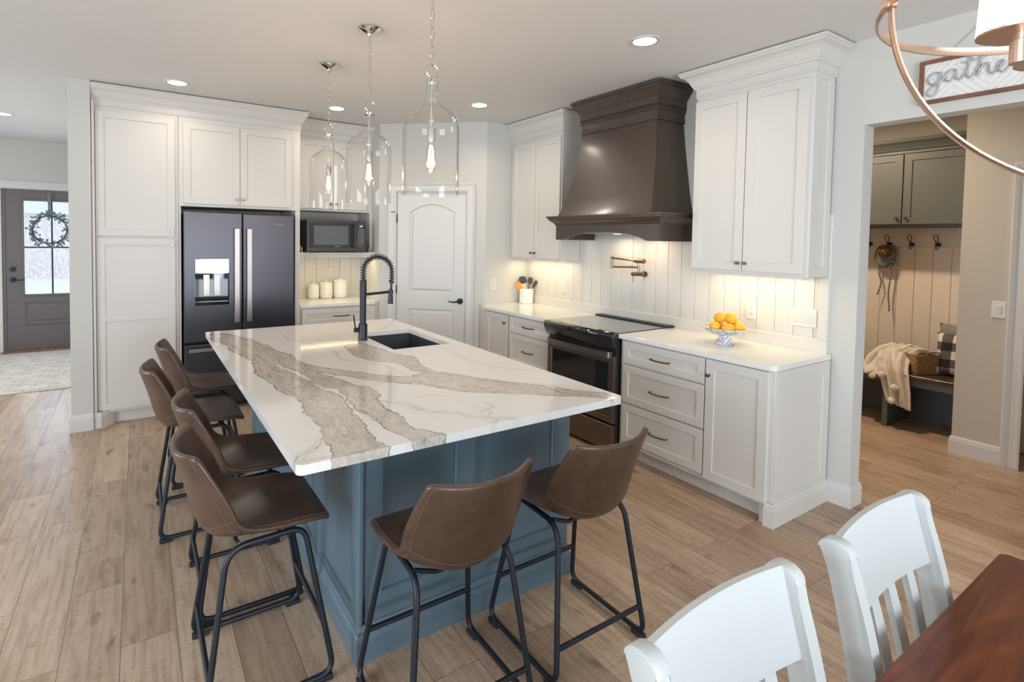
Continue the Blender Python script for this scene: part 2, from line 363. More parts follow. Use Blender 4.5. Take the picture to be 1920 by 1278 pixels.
mb = MB(); wall_holes(mb, 'y', -3.32, -3.2, -4.0, 3.73, [(-1.05,2.25,.2,2.3)]); struct('wall_near', mb, M['wall'])
def window(n, axis, c, a0, a1, z0, z1, nx, nz, m=M['trim']):
    mb = MB(); w = .06
    def bx(p0, p1, q0, q1, d=.04):
        if axis == 'x': mb.box(c-d, c+d, p0, p1, q0, q1)
        else: mb.box(p0, p1, c-d, c+d, q0, q1)
    bx(a0, a0+w, z0, z1); bx(a1-w, a1, z0, z1); bx(a0+w, a1-w, z0, z0+w); bx(a0+w, a1-w, z1-w, z1)
    for i in range(1, nx):
        x = a0+(a1-a0)*i/nx; bx(x-.03, x+.03, z0+w, z1-w, .035)
    for i in range(1, nz):
        z = z0+(z1-z0)*i/nz; bx(a0+w, a1-w, z-.015, z+.015, .03)
    return struct('window_%d' % n, mb, m)
window(1, 'y', -3.26, -1.05, 2.25, .2, 2.3, 3, 1, M['trim'])
window(2, 'x', -3.96, -.35, 2.15, .5, 2.4, 2, 2)
window(3, 'x', -3.96, 5.4, 7.0, .6, 2.3, 2, 2)
# mudroom shell
mb = MB()
mb.box(5.29, 6.2, 1.10, 1.38, 0, H)                       # pier beside the lockers
mb.box(6.05, 6.2, 1.38, 3.6, 0, H)                        # locker back wall
mb.box(3.735, 6.2, 3.6, 3.72, 0, H); mb.box(5.29, 6.2, -1.3, .1, 0, H); mb.box(5.29, 6.2, .1, 1.10, 2.1, H); mb.box(5.75, 5.85, .1, 1.1, 0, 2.1)
mb.box(3.735, 6.2, -1.42, -1.3, 0, H)
struct('wall_mudroom', mb, M['wallmud'])
# ---- trim
def base_prof(t=.014, h=.135): return [(0,0),(t,0),(t,h-.035),(t-.002,h-.03),(t-.004,h-.012),(t-.009,h-.006),(t-.010,h),(0,h)]
mb = MB(); mb.sweep([(XR+.125, 2.9),(XR+.125, 1.40),(XR, 1.40),(XR, 1.5349)], [(-a, z) for a, z in base_prof()]); struct('baseboard_right', mb, M['trim'])
mb = MB(); mb.sweep([(XR+.125, -1.3),(XR+.125, .44),(XR, .44),(XR, -3.2)], base_prof()); struct('baseboard_right_near', mb, M['trim'])
mb = MB(); mb.sweep([(-.456, 9.13),(-.456, 5.21),(-.3125, 5.21)], base_prof()); struct('baseboard_hall', mb, M['trim'])
mb = MB(); mb.sweep([(5.29, 1.105),(5.29, 1.38),(6.0, 1.38)], [(-a, z) for a, z in base_prof()]); struct('baseboard_mudroom', mb, M['trim'])
def casing(mb, s0, s1, h, w=.1, t=.02):
    # stepped casing in current frame: around opening s0..s1 x 0..h
    P = [(s0, 0),(s0, h),(s1, h),(s1, 0)]
    prof = [(0,0),(0,.010),(.012,.013),(.03,.010),(.055,.012),(.07,.017),(w-.01,t),(w,t),(w,0)]
    L = []
    dirs = [(-1,0),(-1,1),(1,1),(1,0)]
    for (x, y), (dx, dy) in zip(P, dirs): L.append([(x+dx*o, y+dy*o, z) for o, z in prof])
    mb.loops(L, True, True, True)
mb = dg(); casing(mb, D0, D1, DH, .085); struct('trim_1', mb, M['trim'])
mb = MB().at((0, 9.15, 0), (1,0,0), (0,0,1)); casing(mb, EX0, EX1, EH, .10); struct('trim_2', mb, M['trim'])
mb = MB().at((5.29, 0, 0), (0,-1,0), (0,0,1)); casing(mb, -1.005, -.1, 2.1, .1, .022); struct('trim_3', mb, M['trim'])
# chair: narrow wooden threshold at the entry
mb = MB(); mb.box(EX0, EX1, 9.02, 9.27, 0, .02, .004); struct('trim_4', mb, woodmat('oak_threshold', (.16,.09,.05), (.26,.16,.09), .5, 20, 3, 3))
# ---- beadboard
def bead(mb, p0, p1, z0, z1, grooves, toexe):
    pass
def beadboard(frame_o, u, v, L, z0, z1, gs, t=.012, g=.0022):
    mb = MB().at(frame_o, u, v); xs = [0] + sorted(gs) + [L]
    for a, b in zip(xs, xs[1:]):
        mb.box(a+(g/2 if a > 0 else 0), b-(g/2 if b < L else 0), z0, z1, .003, t, .0025)
    mb.box(0, L, z0, z1, 0, .004); return mb
gr = [4.545-y for y in [3.337+.122*k for k in range(10) if 3.337+.122*k < 4.5] + [3.337-.1218*k for k in range(1, 15)]]
o = beadboard((XR, 4.545, 0), (0,-1,0), (0,0,1), 4.545-1.545, .9145, 1.78, gr).build('backsplash', M['bead'])
tag(o, 'white vertical beadboard backsplash on the wall behind the range and counters', 'backsplash')
mb = MB(); mb.sweep([(XR-.0125, 4.545),(XR-.0125, 1.545)], [(a*1.0, .9145+z) for a, z in [(0,0),(.014,0),(.014,.075),(.008,.083),(0,.083)]]); 
mb.box(XR-.026, XR-.012, 1.545, 1.60, .9975, 1.385)
o2 = mb.build('base_moulding', M['bead'], o)
gx = [1.543,1.672,1.806,1.938,2.068]
o = beadboard((1.345, 5.9, 0), (1,0,0), (0,0,1), 2.18-1.345, .9145, 1.39, [x-1.345 for x in gx]).build('backsplash', M['bead'])
tag(o, 'small white beadboard backsplash under the microwave shelf, behind the canisters', 'backsplash')
mb = MB(); mb.sweep([(1.346, 5.888),(2.18, 5.888)], [(a, .9145+z) for a, z in [(0,0),(.014,0),(.014,.075),(.008,.083),(0,.083)]]); mb.build('base_moulding', M['bead'], o)
# ------------------------------------------------------------------ cabinet parts
RU, RV = (0,-1,0), (0,0,1)          # range wall frame: u to the right, w towards the kitchen (-X)
BU, BV = (1,0,0), (0,0,1)           # back wall frame: w towards the kitchen (-Y)
def shaker(mb, x0, x1, z0, z1, t=.020, fw=.057, rec=.008, splits=()):
    edges = [z0] + list(splits) + [z1]
    L = [(x0,z0),(x1,z0),(x1,z1),(x0,z1)]
    def rl(a, b, c, d, h): return [(a,c,h),(b,c,h),(b,d,h),(a,d,h)]
    if not splits:
        i0 = fw
        mb.loops([rl(x0,x1,z0,z1,0), rl(x0,x1,z0,z1,t-.0015), rl(x0+.0015,x1-.0015,z0+.0015,z1-.0015,t), rl(x0+fw,x1-fw,z0+fw,z1-fw,t), rl(x0+fw+.003,x1-fw-.003,z0+fw+.003,z1-fw-.003,t-rec)], True, True, True)
    else:
        mb.box(x0, x0+fw, z0, z1, 0, t, .0015); mb.box(x1-fw, x1, z0, z1, 0, t, .0015)
        for k, z in enumerate(edges):
            a, b = (z, z+fw) if k == 0 else ((z-fw, z) if k == len(edges)-1 else (z-fw/2, z+fw/2))
            mb.box(x0+fw-.001, x1-fw+.001, a, b, 0, t, .0012)
        mb.box(x0+.01, x1-.01, z0+.01, z1-.01, 0, t-rec)
    return mb
def knob(parent, o, u, v, x, z, t=.02, m=None):
    k = MB().at(o, u, v); k.box(x-.012, x+.012, z-.010, z+.010, t+.016, t+.028, .003); k.tube([(x,z,t-.001),(x,z,t+.017)], .006, 8)
    return k.build('knob', m or M['bronze'], parent, smooth=True)
def pull(parent, o, u, v, x, z, w=.135, t=.02):
    k = MB().at(o, u, v); h = w/2
    pts = [(x-h,z,t-.001),(x-h+.003,z,t+.020),(x-h+.015,z+.000,t+.026),(x,z-.002,t+.030),(x+h-.015,z,t+.026),(x+h-.003,z,t+.020),(x+h,z,t-.001)]
    k.tube(bez(pts, 4), .0055, 8); return k.build('pull_handle', M['bronze'], parent, smooth=True)
def cab(name, label, loc, group=None, cat='cabinet'): return thing(name, label, cat, loc, 0, group)
XF = 2.985                        # carcass face of the base run on the range wall
def fx(mb): return mb.at((XF, 0, 0), RU, RV)
def carcass(parent, x0, x1, y0, y1, z0, z1, m, kick=None, name='body'):
    mb = MB(); mb.box(x0, x1, y0, y1, z0, z1, .0015)
    if kick: mb.box(x0+kick[0], x1, y0+.0, y1, 0.0, z0+.001)
    return mb.build(name, m, parent)
# -- drawer cabinet right of the range
t = cab('drawer_cabinet', 'white three-drawer base cabinet directly right of the range', (3.3, 2.28, 0), 'white base cabinets on the range wall')
carcass(t, XF, 3.594, 1.957, 2.645, .105, .882, M['cab'], (.075, 0))
for z0, z1, w in ((.712,.872,.145),(.428,.700,.145),(.140,.416,.145)):
    mb = fx(MB()); shaker(mb, -2.613, -1.960, z0, z1, fw=.05); dr = mb.build('drawer_front', M['cab'], t)
    pull(dr, (XF,0,0), RU, RV, -2.29, (z0+z1)/2-.005, .145)
# -- door cabinet at the end
t = cab('base_cabinet', 'white base cabinet with one door and a panelled end beside the mudroom opening', (3.3, 1.75, 0), 'white base cabinets on the range wall')
carcass(t, XF, 3.594, 1.535, 1.955, .105, .882, M['cab'], (.075, 0))
mb = fx(MB()); shaker(mb, -1.950, -1.563, .122, .872); d = mb.build('door', M['cab'], t); knob(d, (XF,0,0), RU, RV, -1.925, .775)
mb = MB().at((0, 1.535, 0), BU, BV); shaker(mb, XF+.004, 3.594, .11, .880, t=.012, fw=.075, rec=.006); mb.build('end_panel', M['cab'], t)
mb = MB(); mb.sweep([(3.06, 1.600),(XF-.006, 1.560),(XF-.006, 1.523),(3.594, 1.523)], [(0,.0),(.014,0),(.014,.095),(.011,.105),(.009,.122),(.003,.130),(0,.130)][::1])
mb.box(XF, 3.07, 1.53, 1.60, 0, .106); mb.build('plinth', M['cab'], t)
mb = MB(); mb.box(3.045, 3.052, 2.30, 2.36, .02, .085, .002); 
# -- left of the range
t = cab('drawer_cabinet', 'white drawer cabinet left of the range, beside the far corner door unit', (3.3, 3.72, 0), 'white base cabinets on the range wall')
carcass(t, XF, 3.594, 3.425, 4.020, .105, .882, M['cab'], (.075, 0))
for z0, z1 in ((.722,.868),(.430,.708),(.140,.416)):
    mb = fx(MB()); shaker(mb, -4.012, -3.432, z0, z1, fw=.045); dr = mb.build('drawer_front', M['cab'], t); pull(dr, (XF,0,0), RU, RV, -3.72, (z0+z1)/2, .14)
t = cab('base_cabinet', 'narrow white base cabinet with one door in the corner by the pantry', (3.3, 4.24, 0), 'white base cabinets on the range wall')
carcass(t, XF, 3.594, 4.022, 4.543, .105, .882, M['cab'], (.075, 0))
mb = fx(MB()); shaker(mb, -4.412, -4.037, .125, .868); d = mb.build('door', M['cab'], t); knob(d, (XF,0,0), RU, RV, -4.075, .79)
# -- counters
def counter(label, pts, z0=.883, z1=.914):
    mb = MB(); mb.prism(pts, z0, z1, .003, 2); o = mb.build('countertop', M['quartz']); tag(o, label, 'countertop', 'white quartz countertops'); return o
def rc(x, y, r, a0, a1, n=6): return [(x+r*math.cos(a0+(a1-a0)*i/n), y+r*math.sin(a0+(a1-a0)*i/n)) for i in range(n+1)]
counter('white quartz countertop right of the range, under the fruit bowl', [(3.595, 2.650),(2.953, 2.650)] + rc(2.983, 1.552, .03, PI, 1.5*PI) + [(3.63, 1.522),(3.63, 1.535)][:0] + [(3.594, 1.522)])
counter('white quartz countertop left of the range, under the utensil crock', [(2.953, 3.418),(3.595, 3.418),(3.595, 4.544),(3.031, 4.544),(2.953, 4.470)])
counter('small white quartz countertop under the canisters beside the fridge', [(1.342, 5.27),(2.115, 5.27),(2.178, 5.325),(2.178, 5.885),(1.342, 5.885)])
# ---- crown profile (out, z)
def crown_prof(zt, h=.165, out=.085):
    z = zt-h
    return [(0,z-.012),(.006,z-.010),(.010,z-.002),(.006,z+.006),(.006,z+.048),(.016,z+.052),(.018,z+.060),(.026,z+.068),(.034,z+.085),(.045,z+.108),(.062,z+.128),(out-.008,z+.140),(out-.008,z+.150),(out,z+.153),(out,zt),(0,zt)]
ZT = H-.010
# -- upper right
t = cab('wall_cabinet', 'tall white two-door wall cabinet with crown right of the range hood', (3.48, 1.95, 1.39), 'white wall cabinets beside the hood')
XU = 3.352
carcass(t, XU, XR-.016, 1.572, 2.338, 1.392, 2.66, M['cab'])
ux = lambda mb: mb.at((XU, 0, 0), RU, RV)
for a, b, kx in ((-2.334,-1.962,-1.985),(-1.957,-1.584,-1.935)):
    mb = ux(MB()); shaker(mb, a, b, 1.412, 2.578); d = mb.build('door', M['cab'], t); knob(d, (XU,0,0), RU, RV, kx, 1.462)
mb = MB().at((0, 1.572, 0), BU, BV); shaker(mb, XU+.001, XR-.016, 1.392, 2.645, t=.012, fw=.06, rec=.006); mb.build('end_panel', M['cab'], t)
mb = MB(); mb.sweep([(XR-.002, 2.338),(XU, 2.338),(XU, 1.560),(XR-.002, 1.560)], crown_prof(ZT, .17, .095)); mb.build('crown', M['cab'], t)
mb = MB(); mb.box(XU+.001, XU+.02, 1.575, 2.336, 1.378, 1.392); mb.build('light_rail', M['cab'], t)
# -- upper left
t = cab('wall_cabinet', 'narrower white two-door wall cabinet with crown left of the range hood', (3.48, 4.1, 1.39), 'white wall cabinets beside the hood')
carcass(t, XU, XR-.016, 3.740, 4.5435, 1.392, 2.66, M['cab'])
for a, b, kx in ((-4.485,-4.122,-4.148),(-4.117,-3.752,-4.09)):
    mb = ux(MB()); shaker(mb, a, b, 1.410, 2.572); d = mb.build('door', M['cab'], t); knob(d, (XU,0,0), RU, RV, kx, 1.462)
mb = MB(); mb.sweep([(XR-.002, 3.740),(XU, 3.740),(XU, 4.5435)], [(-a, z) for a, z in crown_prof(ZT, .17, .095)]); mb.build('crown', M['cab'], t)
# LED strips under the wall cabinets
def led(label, loc, x0, x1, y0, y1, z, power, along):
    t = MB(); t.box(x0, x1, y0, y1, z-.006, z); o = t.build('led_strip', M['led']); tag(o, label, 'light strip', 'warm light strips under the cabinets')
    cx, cy = (x0+x1)/2, (y0+y1)/2; mw = .16 if along == 'y' else .05
    area('strip_light', (cx, cy, z-.012), (0,0,0), max(x1-x0, mw), max(y1-y0, mw), power, (1.0,.82,.48))
led('thin warm light strip under the wall cabinet right of the hood', None, 3.45, 3.465, 1.64, 2.30, 1.3915, 3.0, 'y')
led('thin warm light strip under the wall cabinet left of the hood', None, 3.45, 3.465, 3.80, 4.48, 1.3915, 3.0, 'y')
led('thin warm light strip under the microwave shelf', None, 1.40, 2.12, 5.47, 5.485, 1.3945, 2.8, 'x')
# ------------------------------------------------------------------ range hood
t = thing('range_hood', 'dark brown stained wood range hood tapering above the cooktop', 'range hood', (3.35, 3.015, 1.58))
yc = 3.015
mb = MB()   # tapered chimney
def rectloop(x, hy, z): return [(XR-.014, yc+hy, z),(x, yc+hy, z),(x, yc-hy, z),(XR-.014, yc-hy, z)]
prof = [(3.100,.500,1.80),(3.125,.488,1.84),(3.165,.465,1.95),(3.200,.445,2.08),(3.232,.425,2.22),(3.258,.405,2.36),(3.275,.392,2.47),(3.285,.385,2.52),(3.285,.385,2.69)]
mb.loops([rectloop(*p) for p in prof], True, True, True); mb.build('chimney', M['hood'], t, smooth=30)
mb = MB()   # lower box with arched apron
Xb, hb = 3.135, .552
n = 24; zb, zt2 = 1.598, 1.735
arch = lambda y: zb + .070*max(0, 1-(y/.44)**2)**.75 if abs(y) < .44 else zb
ys = [-hb + 2*hb*i/48 for i in range(49)]
fb = [mb.v((Xb, yc+y, arch(y))) for y in ys]; ft = [mb.v((Xb, yc+y, zt2)) for y in ys]
bb = [mb.v((Xb+.02, yc+y, arch(y))) for y in ys]; bt = [mb.v((Xb+.02, yc+y, zt2)) for y in ys]
for i in range(48):
    mb.f([fb[i],fb[i+1],ft[i+1],ft[i]]); mb.f([bb[i],bt[i],bt[i+1],bb[i+1]]); mb.f([fb[i],bb[i],bb[i+1],fb[i+1]])
mb.box(Xb+.001, XR-.014, yc-hb, yc-hb+.02, zb, zt2); mb.box(Xb+.001, XR-.014, yc+hb-.02, yc+hb, zb, zt2)
mb.box(Xb+.002, XR-.014, yc-hb+.01, yc+hb-.01, 1.715, zt2)
mb.build('apron', M['hood'], t)
mb = MB(); P = [(XR-.014, yc+hb),(Xb, yc+hb),(Xb, yc-hb),(XR-.014, yc-hb)]
mb.sweep(P, [(a, z) for a, z in [(-.03,1.722),(.004,1.722),(.010,1.735),(.018,1.745),(.034,1.758),(.040,1.766),(.052,1.772),(.052,1.785),(.064,1.787),(.064,1.803),(-.03,1.803)]]); mb.build('mantel_shelf', M['hood'], t)
mb = MB(); P = [(XR-.014, yc+.385),(3.285, yc+.385),(3.285, yc-.385),(XR-.014, yc-.385)]
mb.sweep(P, [(a, z) for a, z in [(-.01,2.515),(.018,2.515),(.018,2.532),(.010,2.536),(.010,2.590),(.020,2.596),(.026,2.606),(.018,2.612),(.018,2.618),(.030,2.626),(.024,2.634),(.024,2.686),(.034,2.694),(.046,2.712),(.062,2.738),(.074,2.748),(.074,2.762),(.084,2.766),(.084,ZT-.002),(-.01,ZT-.002)]]); mb.build('crown', M['hood'], t)
mb = MB(); mb.box(Xb+.04, XR-.05, yc-.42, yc+.42, 1.655, 1.712, .004); mb.build('fan_insert', M['sshandle'], t)
for y in (2.83, 3.14): mb = MB(); mb.lathe([(.03,0),(.03,.004)], (3.45, y, 1.651), 20); mb.build('hood_lamp', M['led'], t)
for y in (2.83, 3.14): area('hood_light', (3.45, y, 1.64), (0, .12, 0), .08, .08, 1.9, (1.0,.74,.48))
# ------------------------------------------------------------------ range
t = thing('range', 'black stainless slide-in electric range with curved door handle', 'range', (3.25, 3.035, 0))
mb = MB(); mb.box(2.955, 3.585, 2.660, 3.412, .03, .900, .002); mb.box(3.0, 3.5, 2.69, 3.39, 0, .031); mb.build('body', M['dark'], t)
mb = MB(); mb.box(2.945, 3.515, 2.657, 3.415, .900, .920, .004, 2); mb.build('cooktop', M['cooktop'], t)
mb = MB()  # control panel bull nose, profile in x-z extruded along y
pr = [(2.955,.921),(2.915,.918),(2.893,.908),(2.887,.897),(2.892,.870),(2.905,.835),(2.925,.805),(2.940,.795),(2.965,.795)]
mb.at((0, 3.418, 0), (1,0,0), (0,0,1)); mb.prism(pr[::-1], 0, .764, .002); mb.build('control_panel', M['blackglass'], t, smooth=50)
mb = MB(); mb.box(2.917, 2.985, 2.86, 3.24, .9195, .9205); 
mb = MB(); L = [(2.918,2.84),(2.975,2.84),(2.975,3.26),(2.918,3.26)]; mb.prism(L, .918, .9212); mb.build('touch_display', mat('dim_display', (.05,.05,.045), .08, spec=1, coat=1), t)
mb = MB(); mb.at((2.955,0,0), RU, RV); mb.box(-3.405,-2.667,.745,.793,0,.004); mb.box(-3.33,-3.17,.775,.783,.002,.010,.002); mb.box(-2.86,-2.70,.775,.783,.002,.010,.002); mb.build('vent_trim', M['ss'], t)
mb = MB().at((2.955,0,0), RU, RV); mb.rect(-3.408,-2.664,.245,.745,[(0,0),(0,.022),(.003,.025),(.045,.025),(.048,.021)], True, False)
mb.box(-3.36,-2.712,.30,.70,.0,.0212); od = mb.build('oven_door', M['ssbrown'], t)
mb = MB().at((2.955,0,0), RU, RV); mb.box(-3.345,-2.726,.335,.690,.0213,.0235,.001); mb.build('oven_window', M['blackglass'], od)
hp = bez([(2.93,3.385,.752),(2.895,3.36,.757),(2.882,3.20,.757),(2.878,3.035,.757),(2.882,2.87,.757),(2.895,2.71,.757),(2.93,2.688,.752)], 6)
mb = MB()
L = []
for p in hp: L.append([(p.x-.006,p.y,p.z-.022),(p.x+.006,p.y,p.z-.022),(p.x+.006,p.y,p.z+.022),(p.x-.006,p.y,p.z+.022)])
mb.loops(L, True, True, True); mb.build('oven_handle', M['sshandle'], od, smooth=35)
mb = MB().at((2.955,0,0), RU, RV); mb.box(-3.408,-2.664,.035,.225,0,.025,.003); mb.build('storage_drawer', M['ssbrown'], t)
mb = MB(); mb.box(3.505, 3.592, 2.640, 3.430, .9155, .930, .004); mb.build('rear_vent', M['black'], t)
mb = MB()
for k in range(3): mb.box(3.515+.025*k, 3.528+.025*k, 2.665, 3.405, .9302, .9312)
mb.build('vent_slot', M['blackglass'], t)
# ------------------------------------------------------------------ pot filler
t = thing('pot_filler', 'brass folding wall-mounted pot filler tap above the range', 'tap', (3.597, 2.965, 1.318))
mb = MB(); mb.at((3.598, 2.958, 1.318), (0,1,0), (0,0,1)); 
mb = MB(); mb.tube([(3.5985,2.958,1.318),(3.592,2.958,1.318)], .026, 20); mb.tube([(3.592,2.958,1.318),(3.52,2.958,1.318)], .012, 12); mb.build('wall_flange', M['brass'], t, smooth=True)
mb = MB(); mb.tube([(3.52,2.905,1.324),(3.52,3.028,1.318)], .016, 16); mb.tube([(3.52,2.958,1.325),(3.52,2.958,1.395)], .010, 12); mb.build('valve_body', M['brass'], t, smooth=True)
mb = MB(); mb.tube([(3.52,3.015,1.310),(3.52,3.015,1.250)], .004, 8); mb.build('lever', M['brass'], t, smooth=True)
mb = MB(); mb.tube([(3.52,2.958,1.378),(3.50,3.225,1.368)], .0075, 10); mb.tube([(3.50,3.225,1.350),(3.50,3.225,1.462)], .008, 10); mb.build('lower_arm', M['brass'], t, smooth=True)
mb = MB(); mb.tube([(3.488,3.240,1.350),(3.488,3.240,1.462)], .006, 10); mb.tube([(3.49,3.232,1.446),(3.50,2.975,1.432)], .0075, 10); mb.build('upper_arm', M['brass'], t, smooth=True)
mb = MB(); mb.tube([(3.50,2.985,1.432),(3.50,2.885,1.430)], .018, 16); mb.tube([(3.50,2.955,1.42),(3.50,2.955,1.400)], .008, 10); mb.build('shutoff_valve', M['brass'], t, smooth=True)
# ------------------------------------------------------------------ switches and outlets
def plate(name, label, cat, o, u, v, w, h, kind, n=1):
    t = thing(name, label, cat, tuple(o)); f = lambda: MB().at(o, u, v)
    mb = f(); mb.rect(-w/2, w/2, -h/2, h/2, [(0,0),(0,.003),(.003,.006)], True, True); mb.build('cover_plate', M['plastic'], t)
    for k in range(n):
        cx = (k-(n-1)/2)*.046
        mb = f()
        if kind == 'rocker': mb.box(cx-.0165, cx+.0165, -.033, .033, .005, .009, .002); mb.build('rocker', M['trim'], t)
        else:
            mb.box(cx-.0165, cx+.0165, -.033, .033, .005, .0075, .001); s = mb.build('receptacle', M['plastic'], t)
            mb = f()
            for zz in (-.018, .018):
                mb.box(cx-.008, cx-.006, zz-.004, zz+.006, .0076, .0080); mb.box(cx+.006, cx+.008, zz-.004, zz+.006, .0076, .0080); mb.box(cx-.002, cx+.002, zz-.011, zz-.007, .0076, .0080)
            mb.build('slot', M['dark'], s)
    return t
plate('wall_outlet', 'white double outlet on the beadboard right of the fruit bowl', 'outlet', (3.598, 2.035, 1.124), RU, RV, .072, .117, 'outlet')
plate('light_switch', 'white triple rocker switch on the beadboard near the wall end', 'light switch', (3.598, 1.692, 1.122), RU, RV, .165, .117, 'rocker', 3)
plate('wall_outlet', 'white outlet on the beadboard left of the range, near the crock', 'outlet', (3.598, 3.95, 1.124), RU, RV, .072, .117, 'outlet')
plate('light_switch', 'white single rocker switch on the wall between pantry door and left counter', 'light switch', (3.140, 4.545, 1.118), BU, BV, .078, .12, 'rocker')
plate('light_switch', 'white single rocker switch on the beige mudroom wall', 'light switch', (5.29, 1.151, 1.137), RU, RV, .078, .12, 'rocker')
plate('wall_outlet', 'white outlet on the beadboard behind the canisters', 'outlet', (1.815, 5.888, 1.185), BU, BV, .072, .117, 'outlet')
# ------------------------------------------------------------------ pantry door
def panel_loop(x0, x1, z0, z1, rise, n=14):
    top = []
    if rise > 0:
        w = (x1-x0)
        for i in range(n+1):
            s = i/n; x = x1 - w*s; top.append((x, z1 + rise*(1-(2*s-1)**2)))
    else: top = [(x1, z1),(x0, z1)]
    return [(x0, z0),(x1, z0)] + top
def inset(L, d):
    P = [Vector(p) for p in L]; m = len(P); out = []
    for i in range(m):
        a = (P[i]-P[i-1]).normalized(); b = (P[(i+1)%m]-P[i]).normalized(); n0 = Vector((-a.y, a.x)); n1 = Vector((-b.y, b.x)); q = n0+n1; q = q/max(q.dot(n0), .3)
        out.append((P[i].x+q.x*d, P[i].y+q.y*d))
    return out
def raised(mb, L, t):
    seq = [(0,t+.0002),(.008,t-.011),(.020,t-.011),(.040,t-.002),(.042,t-.001)]
    mb.loops([[(x, z, h) for x, z in inset(L, d)] for d, h in seq], True, False, True)
def door_slab(mb, x0, x1, z0, z1, t, holes):
    # slab face with holes cut: build by triangulated fill of loops
    out = [(x0,z0),(x1,z0),(x1,z1),(x0,z1)]
    es = []
    for L in [out] + holes:
        vs = [mb.v((x, z, t)) for x, z in L]
        for i in range(len(vs)): es.append(mb.bm.edges.new((vs[i], vs[(i+1)%len(vs)])))
    rf = bmesh.ops.triangle_fill(mb.bm, edges=es, use_beauty=True)
    inv = mb.T.inverted(); dead = []
    for g in rf['geom']:
        if not isinstance(g, bmesh.types.BMFace): continue
        c = inv @ g.calc_center_median()
        for L in holes:
            ins = False; j = len(L)-1
            for i in range(len(L)):
                if (L[i][1] > c.y) != (L[j][1] > c.y) and c.x < (L[j][0]-L[i][0])*(c.y-L[i][1])/(L[j][1]-L[i][1])+L[i][0]: ins = not ins
                j = i
            if ins: dead.append(g); break
    bmesh.ops.delete(mb.bm, geom=dead, context='FACES_ONLY')
    mb.loops([[(x, z, h) for x, z in out] for h in (t-.035, t)], True, True, False)
    for L in holes: raised(mb, L, t)
t = thing('pantry_door', 'white two-panel arched pantry door set across the corner', 'door', tuple(DA + DU*.575))
mb = dg(); hl = [panel_loop(.335,.822,1.015,1.868,.085), panel_loop(.335,.822,.24,.838,0)]
door_slab(mb, D0+.004, D1-.004, .012, DH-.004, -.02, hl); mb.build('door_slab', M['trim'], t)
mb = dg(); mb.box(D0, D0+.003, 0, DH, -.10, -.0); mb.box(D1-.003, D1, 0, DH, -.10, 0); mb.box(D0, D1, DH-.003, DH, -.10, 0); mb.build('jamb', M['trim'], t)
for z in (1.80, 1.04, .28):
    mb = dg(); mb.box(D0-.006, D0+.006, z-.045, z+.045, -.022, .003, .002); mb.build('hinge', M['black'], t)
mb = dg(); mb.tube([(D0-.002, 1.865, .004),(D0-.03, 1.866, .03),(D0-.055, 1.868, .03)], .004, 8); mb.build('door_stop', M['black'], t)
mb = dg(); mb.tube([(.893,.935,-.021),(.893,.935,-.012)], .032, 20); mb.tube([(.893,.935,-.012),(.893,.935,.022)], .011, 12)
mb.tube(bez([(.893,.935,.024),(.86,.932,.026),(.83,.925,.026),(.80,.932,.026),(.772,.934,.024)], 5), [.010]*6+[.008]*6+[.0065]*6+[.005]*3, 10); mb.build('lever_handle', M['black'], t, smooth=True)
# ------------------------------------------------------------------ tall run on the back wall
YB = 5.272
t = cab('pantry_cabinet', 'tall white pantry cabinet with upper and lower doors left of the fridge', (-.01, 5.58, 0), None)
carcass(t, -.309, .300, YB, 5.898, .105, 2.66, M['cab'])
mb = MB(); mb.box(-.308, .30, 5.335, 5.898, 0, .106); mb.sweep([(-.309, 5.214),(-.262, 5.214),(-.175, 5.30),(-.175, 5.336)], [(a-.0, z) for a, z in [(-.014,0),(0,0),(0,.095),(-.003,.105),(-.005,.122),(-.011,.130),(-.014,.130)]]); mb.build('plinth', M['cab'], t)
mb = MB(); mb.box(-.309, -.289, 5.222, YB, .13, 2.66, .003); mb.build('scribe_stile', M['cab'], t)
bx_ = lambda: MB().at((0, YB, 0), BU, BV)
mb = bx_(); shaker(mb, -.284, .272, 1.572, 2.588); d = mb.build('door', M['cab'], t); knob(d, (0,YB,0), BU, BV, .250, 1.612, m=M['sshandle'])
mb = bx_(); shaker(mb, -.284, .272, .130, 1.556, splits=(.895,)); d = mb.build('door', M['cab'], t); knob(d, (0,YB,0), BU, BV, .250, 1.500, m=M['sshandle'])
t = cab('fridge_cabinet', 'white two-door cabinet bridging above the fridge with side panels', (.82, 5.58, 0), None)
carcass(t, .302, 1.335, YB, 5.898, 1.840, 2.66, M['cab'])
for a, b, kx in ((.335,.790,.765),(.794,1.250,.818)):
    mb = bx_(); shaker(mb, a, b, 1.866, 2.572); d = mb.build('door', M['cab'], t); knob(d, (0,YB,0), BU, BV, kx, 1.918, m=M['brass'])
mb = MB(); mb.box(1.288, 1.333, YB-.004, 5.898, 0, 1.839, .002); mb.build('side_panel', M['cab'], t)
mb = MB(); mb.box(.303, .318, YB-.004, 5.898, 0, 1.839, .002); mb.build('side_panel', M['cab'], t)
mb = MB(); mb.sweep([(-.310, 5.209),(-.310, YB),(1.335, YB),(1.335, 5.535)][1:], crown_prof(ZT, .165, .068)); o = mb.build('crown_moulding', M['cab'])
tag(o, 'white crown moulding running above the pantry cabinet and the fridge', 'crown moulding')
